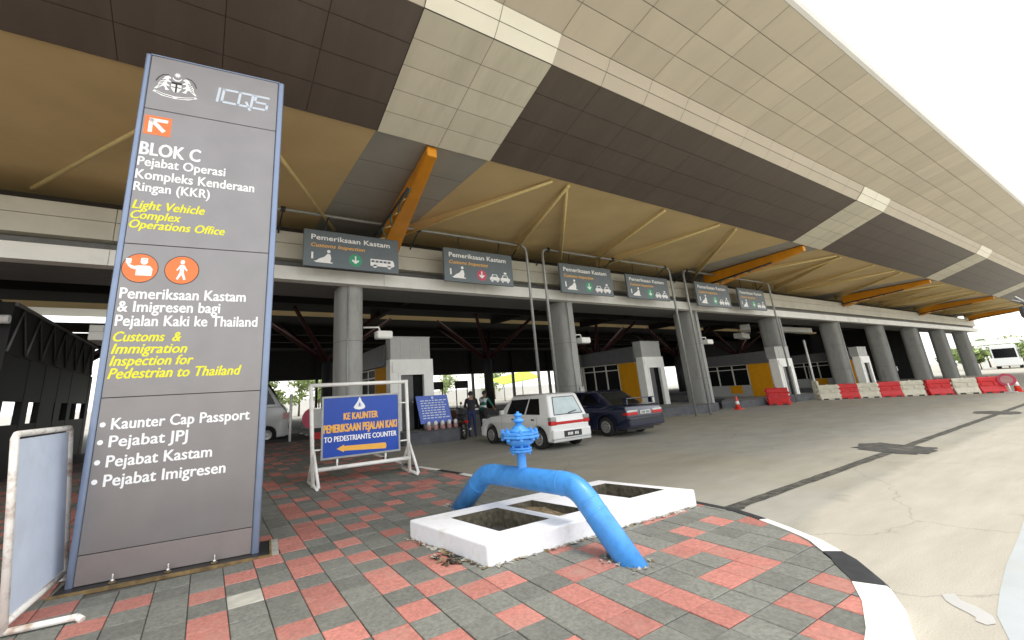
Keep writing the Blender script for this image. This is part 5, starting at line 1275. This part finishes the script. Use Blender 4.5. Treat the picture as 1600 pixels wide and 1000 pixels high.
    tf = Matrix.Rotation(R_(-80), 4, 'Z')
    mb = MB(); mb.lathe([(.30, -.012), (.30, .012)], M['pinkred_sign'], (0, 0, .62), 28, 'y', T=tf); dsk = mb.build('disc', T)
    mb = MB(); mb.lathe([(.20, .0125), (.20, .016)], M['pink'], (0, 0, .62), 24, 'y', T=tf); mb.lathe([(.20, -.016), (.20, -.0125)], M['pink'], (0, 0, .62), 24, 'y', T=tf); mb.build('disc_centre', dsk)
    # ---- floodlights, lights, gates
    for x, y, rz, l, arm in ((4.02, 12.75, 0, 'white floodlight on the column left of the near booth', .5), (12.98, 12.75, 0, 'white floodlight on the column behind the white hatchback', .35), (22.0, 12.75, 0, 'white floodlight on the third column', .5)): floodlight((x, y, 3.75 if x < 10 else 3.65), rz, l, arm)
    for i, (x, y, z, rz) in enumerate(((33.6, 16, 4.9, .45), (36.0, 17.5, 4.6, .2), (40.5, 16, 4.95, 0))):
        T = thing('hanging_light', ('white light box hanging under the hall roof left of the far columns', 'lower white light box hanging beyond the third booth', 'long white light box hanging over the lane gates')[i], 'light', (x, y, z), rz, 'light boxes hanging in the hall')
        mb = MB(); l_ = (1.3, 1.0, 3.4)[i]; mb.box(-l_, l_, -.3, .3, -.22, .18, M['booth_white']); mb.build('housing', T, bevel=.04); mb = MB(); mb.tube([(-l_*.6, 0, .18), (-l_*.6, 0, 6.6-z)], .02, M['dark_metal'], 5); mb.tube([(l_*.6, 0, .18), (l_*.6, 0, 6.6-z)], .02, M['dark_metal'], 5); mb.build('hanger', T)
    for i, (x, y) in enumerate(((37.0, 13.9), (42.2, 13.9))):
        T = thing('gate_post', ('tall white gate post left of the far booth', 'tall white gate post beside the far booth')[i], 'post', (x, y, 0), 0, 'tall white posts in the far lanes')
        mb = MB(); mb.tube([(0, 0, 0), (0, 0, 3.8)], .07, M['white_paint'], 8); mb.build('post', T); mb = MB(); mb.box(-.16, .16, -.16, .16, 0, .9, M['barrier_white']); mb.build('gate_box', T, bevel=.02)
    T = thing('railing', 'grey tube railing around the lane beside the far booth', 'railing', (45, 15.2, 0)); mb = MB()
    for z in (.6, 1.15, 1.9): mb.tube([(-5, 0, z), (6, 0, z)], .035, M['galv'], 6)
    mb.build('rail', T)
    for k in range(8): mb = MB(); mb.tube([(-5+k*1.57, 0, 0), (-5+k*1.57, 0, 1.95)], .04, M['galv'], 6); mb.build('upright', T)
    # ---- left: dark shed, kiosk, posts
    T = thing('inspection_shed', 'dark steel inspection shed with window gaps at the left under the hall roof', 'building', (-6.6, 19.5, 0)); mb = MB()
    X0, X1, Y0, Y1, Hh = -3.2, 2.2, -4.6, 5.0, 4.55
    mb.box(X0, X1, Y0, Y1, 3.25, Hh, M['hall_dark'])
    for y in (Y0, -2.7, -1.2, .4, 2.0, Y1-.16): mb.box(X1-.16, X1-.002, y, y+.5, 0, 3.248, M['hall_dark'])
    mb.box(X1-.12, X1-.01, Y0+.51, Y1-.2, 0, 1.5, M['hall_dark']); mb.box(X1-.12, X1-.01, Y0+.51, Y1-.2, 2.1, 3.24, M['hall_dark']); mb.box(X1-.11, X1-.02, -1.0, 1.2, 1.501, 2.099, M['hall_dark']); mb.box(X0, X0+.2, Y0, Y1, 0, 3.24, M['hall_dark'])
    for x in (-2.6, -1.2, .3): mb.box(x, x+.35, Y0, Y0+.15, 0, 3.24, M['hall_dark'])
    mb.box(X0+.2, X1-.17, Y0+.03, Y0+.12, .0, 1.6, M['hall_dark']); mb.box(X0+.2, X1-.17, Y0+.03, Y0+.12, 2.0, 3.24, M['hall_dark'])
    mb.build('steel_wall', T)
    mb = MB()
    for k in range(7): y = Y0+k*1.35; mb.tube([(X1+.03, y, 3.3), (X1+.03, y+.6, 4.45), (X1+.03, y+1.3, 3.3)], .03, M['beam_dark'], 5)
    mb.tube([(X1+.04, Y0, 4.5), (X1+.04, Y1, 4.5)], .05, M['beam_dark'], 6); mb.build('truss', T)
    T = thing('light_rail', 'white tube light rail fixed to the front of the dark shed at the left', 'light', (-5.4, 14.6, 4.05)); mb = MB(); mb.tube([(-2.2, 0, 0), (1.05, 0, 0)], .11, M['white_paint'], 10); mb.build('tube', T)
    mb = MB()
    for x in (-.2, .4): mb = MB(); mb.tube([(x, 0, .1), (x+.08, 0, .30), (x+.35, 0, .30), (x+.42, 0, .1)], .035, M['white_paint'], 6); mb.build('bracket', T)
    T = thing('kiosk', 'grey panelled kiosk with white roof slab behind the tall pylon', 'kiosk', (-2.1, 16.4, 0)); mb = MB()
    for k in range(5): mb.box(-.62, 1.2, -.4, .6, .006+k*.74, .735+k*.74, M['kiosk_grey'])
    mb.box(-.60, 1.18, -.38, .58, 0, 3.7, M['kiosk_grey']); mb.build('wall', T); mb = MB(); mb.box(-.95, 1.5, -.6, .8, 3.71, 3.96, M['booth_white']); mb.box(-.95, -.62, -.6, .1, 3.962, 4.15, M['booth_white']); mb.build('roof', T, bevel=.02)
    T = thing('sign_post', 'white post between the pylon and the blue direction sign', 'post', (3.03, 19.2, 0)); mb = MB(); mb.tube([(0, 0, 0), (0, 0, 1.95)], .055, M['white_paint'], 8); mb.build('post', T); mb = MB(); mb.box(-.3, -.06, -.02, .02, 1.0, 1.25, M['pink']); mb.build('plate', T)
    T = thing('no_entry_sign', 'round red and white sign on a stand half hidden by the direction sign frame', 'sign', (3.98, 19.0, 0)); mb = MB(); mb.lathe([(.42, -.015), (.42, .015)], M['pinkred_sign'], (-.12, 0, .95), 24, 'y'); mb.build('disc', T)
    mb = MB(); mb.box(-.15, .42, -.05, -.02, .55, 1.35, M['white_paint']); mb.build('plate', T); mb = MB(); mb.box(-.12, .35, -.06, .3, 0, .38, M['barrier_red']); mb.box(-.12, .35, -.06, .3, .381, .54, M['dark_metal']); mb.build('base', T)
    # ---- hall beyond and outside
    for k, x in enumerate((13.5, 15.5)):
        T = thing('hanging_sign', ('dark hanging sign, left of the pair beyond the riders', 'dark hanging sign, right of the pair beyond the riders')[k], 'sign', (x, 26.6, 0), 0, 'dark hanging signs in the hall'); mb = MB(); mb.box(-.52, .52, -.05, .05, 1.88, 2.4, M['hall_dark']); mb.build('board', T)
        mb = MB(); mb.tube([(-.45, 0, 0), (-.45, 0, 1.88)], .04, M['galv'], 6); mb.tube([(.45, 0, 0), (.45, 0, 1.88)], .04, M['galv'], 6); mb.build('post', T)
    T = thing('awning', 'lime green awning in the sun beyond the hall', 'awning', (36, 52, 0)); mb = MB()
    mb.add([(0, -2, 2.3), (7, -2, 3.1), (7, 1.5, 4.3), (0, 1.5, 3.1), (0, -2, 2.22), (7, -2, 3.02), (7, 1.5, 4.22), (0, 1.5, 3.02)], [(0, 1, 2, 3), (7, 6, 5, 4), (0, 4, 5, 1), (1, 5, 6, 2), (2, 6, 7, 3), (3, 7, 4, 0)], M['lime']); mb.build('canopy', T)
    mb = MB()
    for x, z in ((.2, 2.22), (3.5, 2.6), (6.8, 2.98)): mb.tube([(x, -1.8, 0), (x, -1.8, z)], .07, M['galv'], 6)
    mb.build('post', T)
    T = thing('boundary_wall', 'pale low wall running behind the hall', 'wall', (30, 66, 0)); mb = MB(); mb.box(-60, 80, 0, .3, 0, 2.0, M['roof_white']); mb.build('wall', T)
    k = 0
    sp_ = [(5.6, 50, 4.2, 1.5), (9.4, 54, 5.0, 1.8), (12.5, 58, 4.6, 1.7), (21, 60, 4.5, 2.0), (33, 62, 5.4, 2.2), (44, 64, 5, 2.4)]
    nm = ['small leafy tree seen between the pylon and the direction sign', 'round leafy tree above the direction sign frame', 'leafy tree left of the near booth, beyond the hall', 'leafy tree seen past the riders, beyond the hall', 'leafy tree beyond the lime awning', 'leafy tree at the right of the lime awning']
    for (x, y, h, r), l in zip(sp_, nm): tree('leafy_tree', (x, y, 0), h, r, l, M['leaf_hazed'], 40+k, 700, .22, 'trees beyond the hall'); k += 1
    for (x, y, h, r), l in zip([(116, 18.9, 3.4, 1.7), (122, 16.6, 3.6, 1.7), (119, 22.8, 3.8, 2.2), (116, 12.2, 4.6, 2.2)], ['haze-paled tree just right of the last column', 'haze-paled bushy tree left of the far white bus', 'haze-paled tree behind the far white bus', 'haze-paled tree at the right edge of the photo, beyond the cone']):
        tree('leafy_tree', (x, y, 0), h, r, l, M['leaf_hazed'], 60+k, 900, .38, 'trees beyond the barriers'); k += 1
    for (x, y, h, r), l in zip([(140, 21.5, 6.0, 3.0), (142, 17.2, 5.6, 3.0)], ['broad haze-paled tree far beyond the left side of the bus', 'broad haze-paled tree rising far behind the bus roof']): tree('leafy_tree', (x, y, 0), h, r, l, M['leaf_hazed'], 60+k, 1100, .42, 'trees beyond the barriers'); k += 1
    bus((112, 15.3, 0))
    T = thing('footbridge', 'long pale covered walkway crossing the far end of the road', 'bridge', (130, 7.5, 0)); mb = MB(); mb.box(-.6, .6, -40, 14, 4.35, 5.3, M['beam_white']); mb.build('deck', T)
    for y in (-38, -18, 3, 13): mb = MB(); mb.box(-.3, .3, y-.3, y+.3, 0, 4.34, M['beam_white']); mb.build('pier', T)
    # lamp at the right edge, on an arm from a mast outside the frame
    T = thing('camera_mast', 'dark grey camera and lamp cluster on a mast arm at the right edge', 'camera mast', (20.5, 1.2, 0)); mb = MB(); mb.tube([(0, 0, 0), (0, 0, 3.45)], .08, M['galv'], 10); mb.tube([(0, 0, 3.2), (-.3, .78, 3.10)], .035, M['galv'], 8); mb.build('mast', T)
    mb = MB(); mb.lathe([(.04, 3.10), (.12, 3.07), (.14, 2.96), (.14, 2.80), (.10, 2.72), (.04, 2.70)], M['door_grey'], (-.3, .86, 0), 18); mb.build('lamp_housing', T)
    for dx, dy, dz in ((-.1, .12, .25), (.0, -.08, .32), (.12, .2, .18)): mb = MB(); mb.tube([(-.3, .80, 3.12), (-.3+dx*1.2, .80+dy*1.4, 3.12+dz)], [.045, .03], M['galv'], 6); mb.build('bracket', T)

def bus(loc):
    T = thing('bus', 'white bus parked far beyond the barrier row', 'bus', loc, R_(6)); T.scale = (1.1, 1.1, 1.25); mb = MB(); L, hw, h = 9.0, 1.25, 3.1
    mb.box(0, L, -hw, hw, .35, h, M['car_white']); mb.build('body', T, bevel=.12, seg=3)
    for s in (-1, 1):
        for k in range(6):
            a, b = sorted((s*(hw-.01), s*(hw+.012))); mb = MB(); mb.box(.5+k*1.4, 1.75+k*1.4, a, b, 1.5, 2.5, M['glass_dark']); mb.build('window', T)
    for x in (1.8, 7.0):
        for s in (-1, 1): mb = MB(); mb.lathe([(.48, -.14), (.48, .14)], M['tyre'], (x, s*(hw-.15), .48), 20, 'y'); mb.build('wheel', T)
    mb = MB(); mb.box(-.015, .01, -hw+.15, hw-.15, 1.4, 2.6, M['glass_dark']); mb.build('rear_window', T)
place_all()
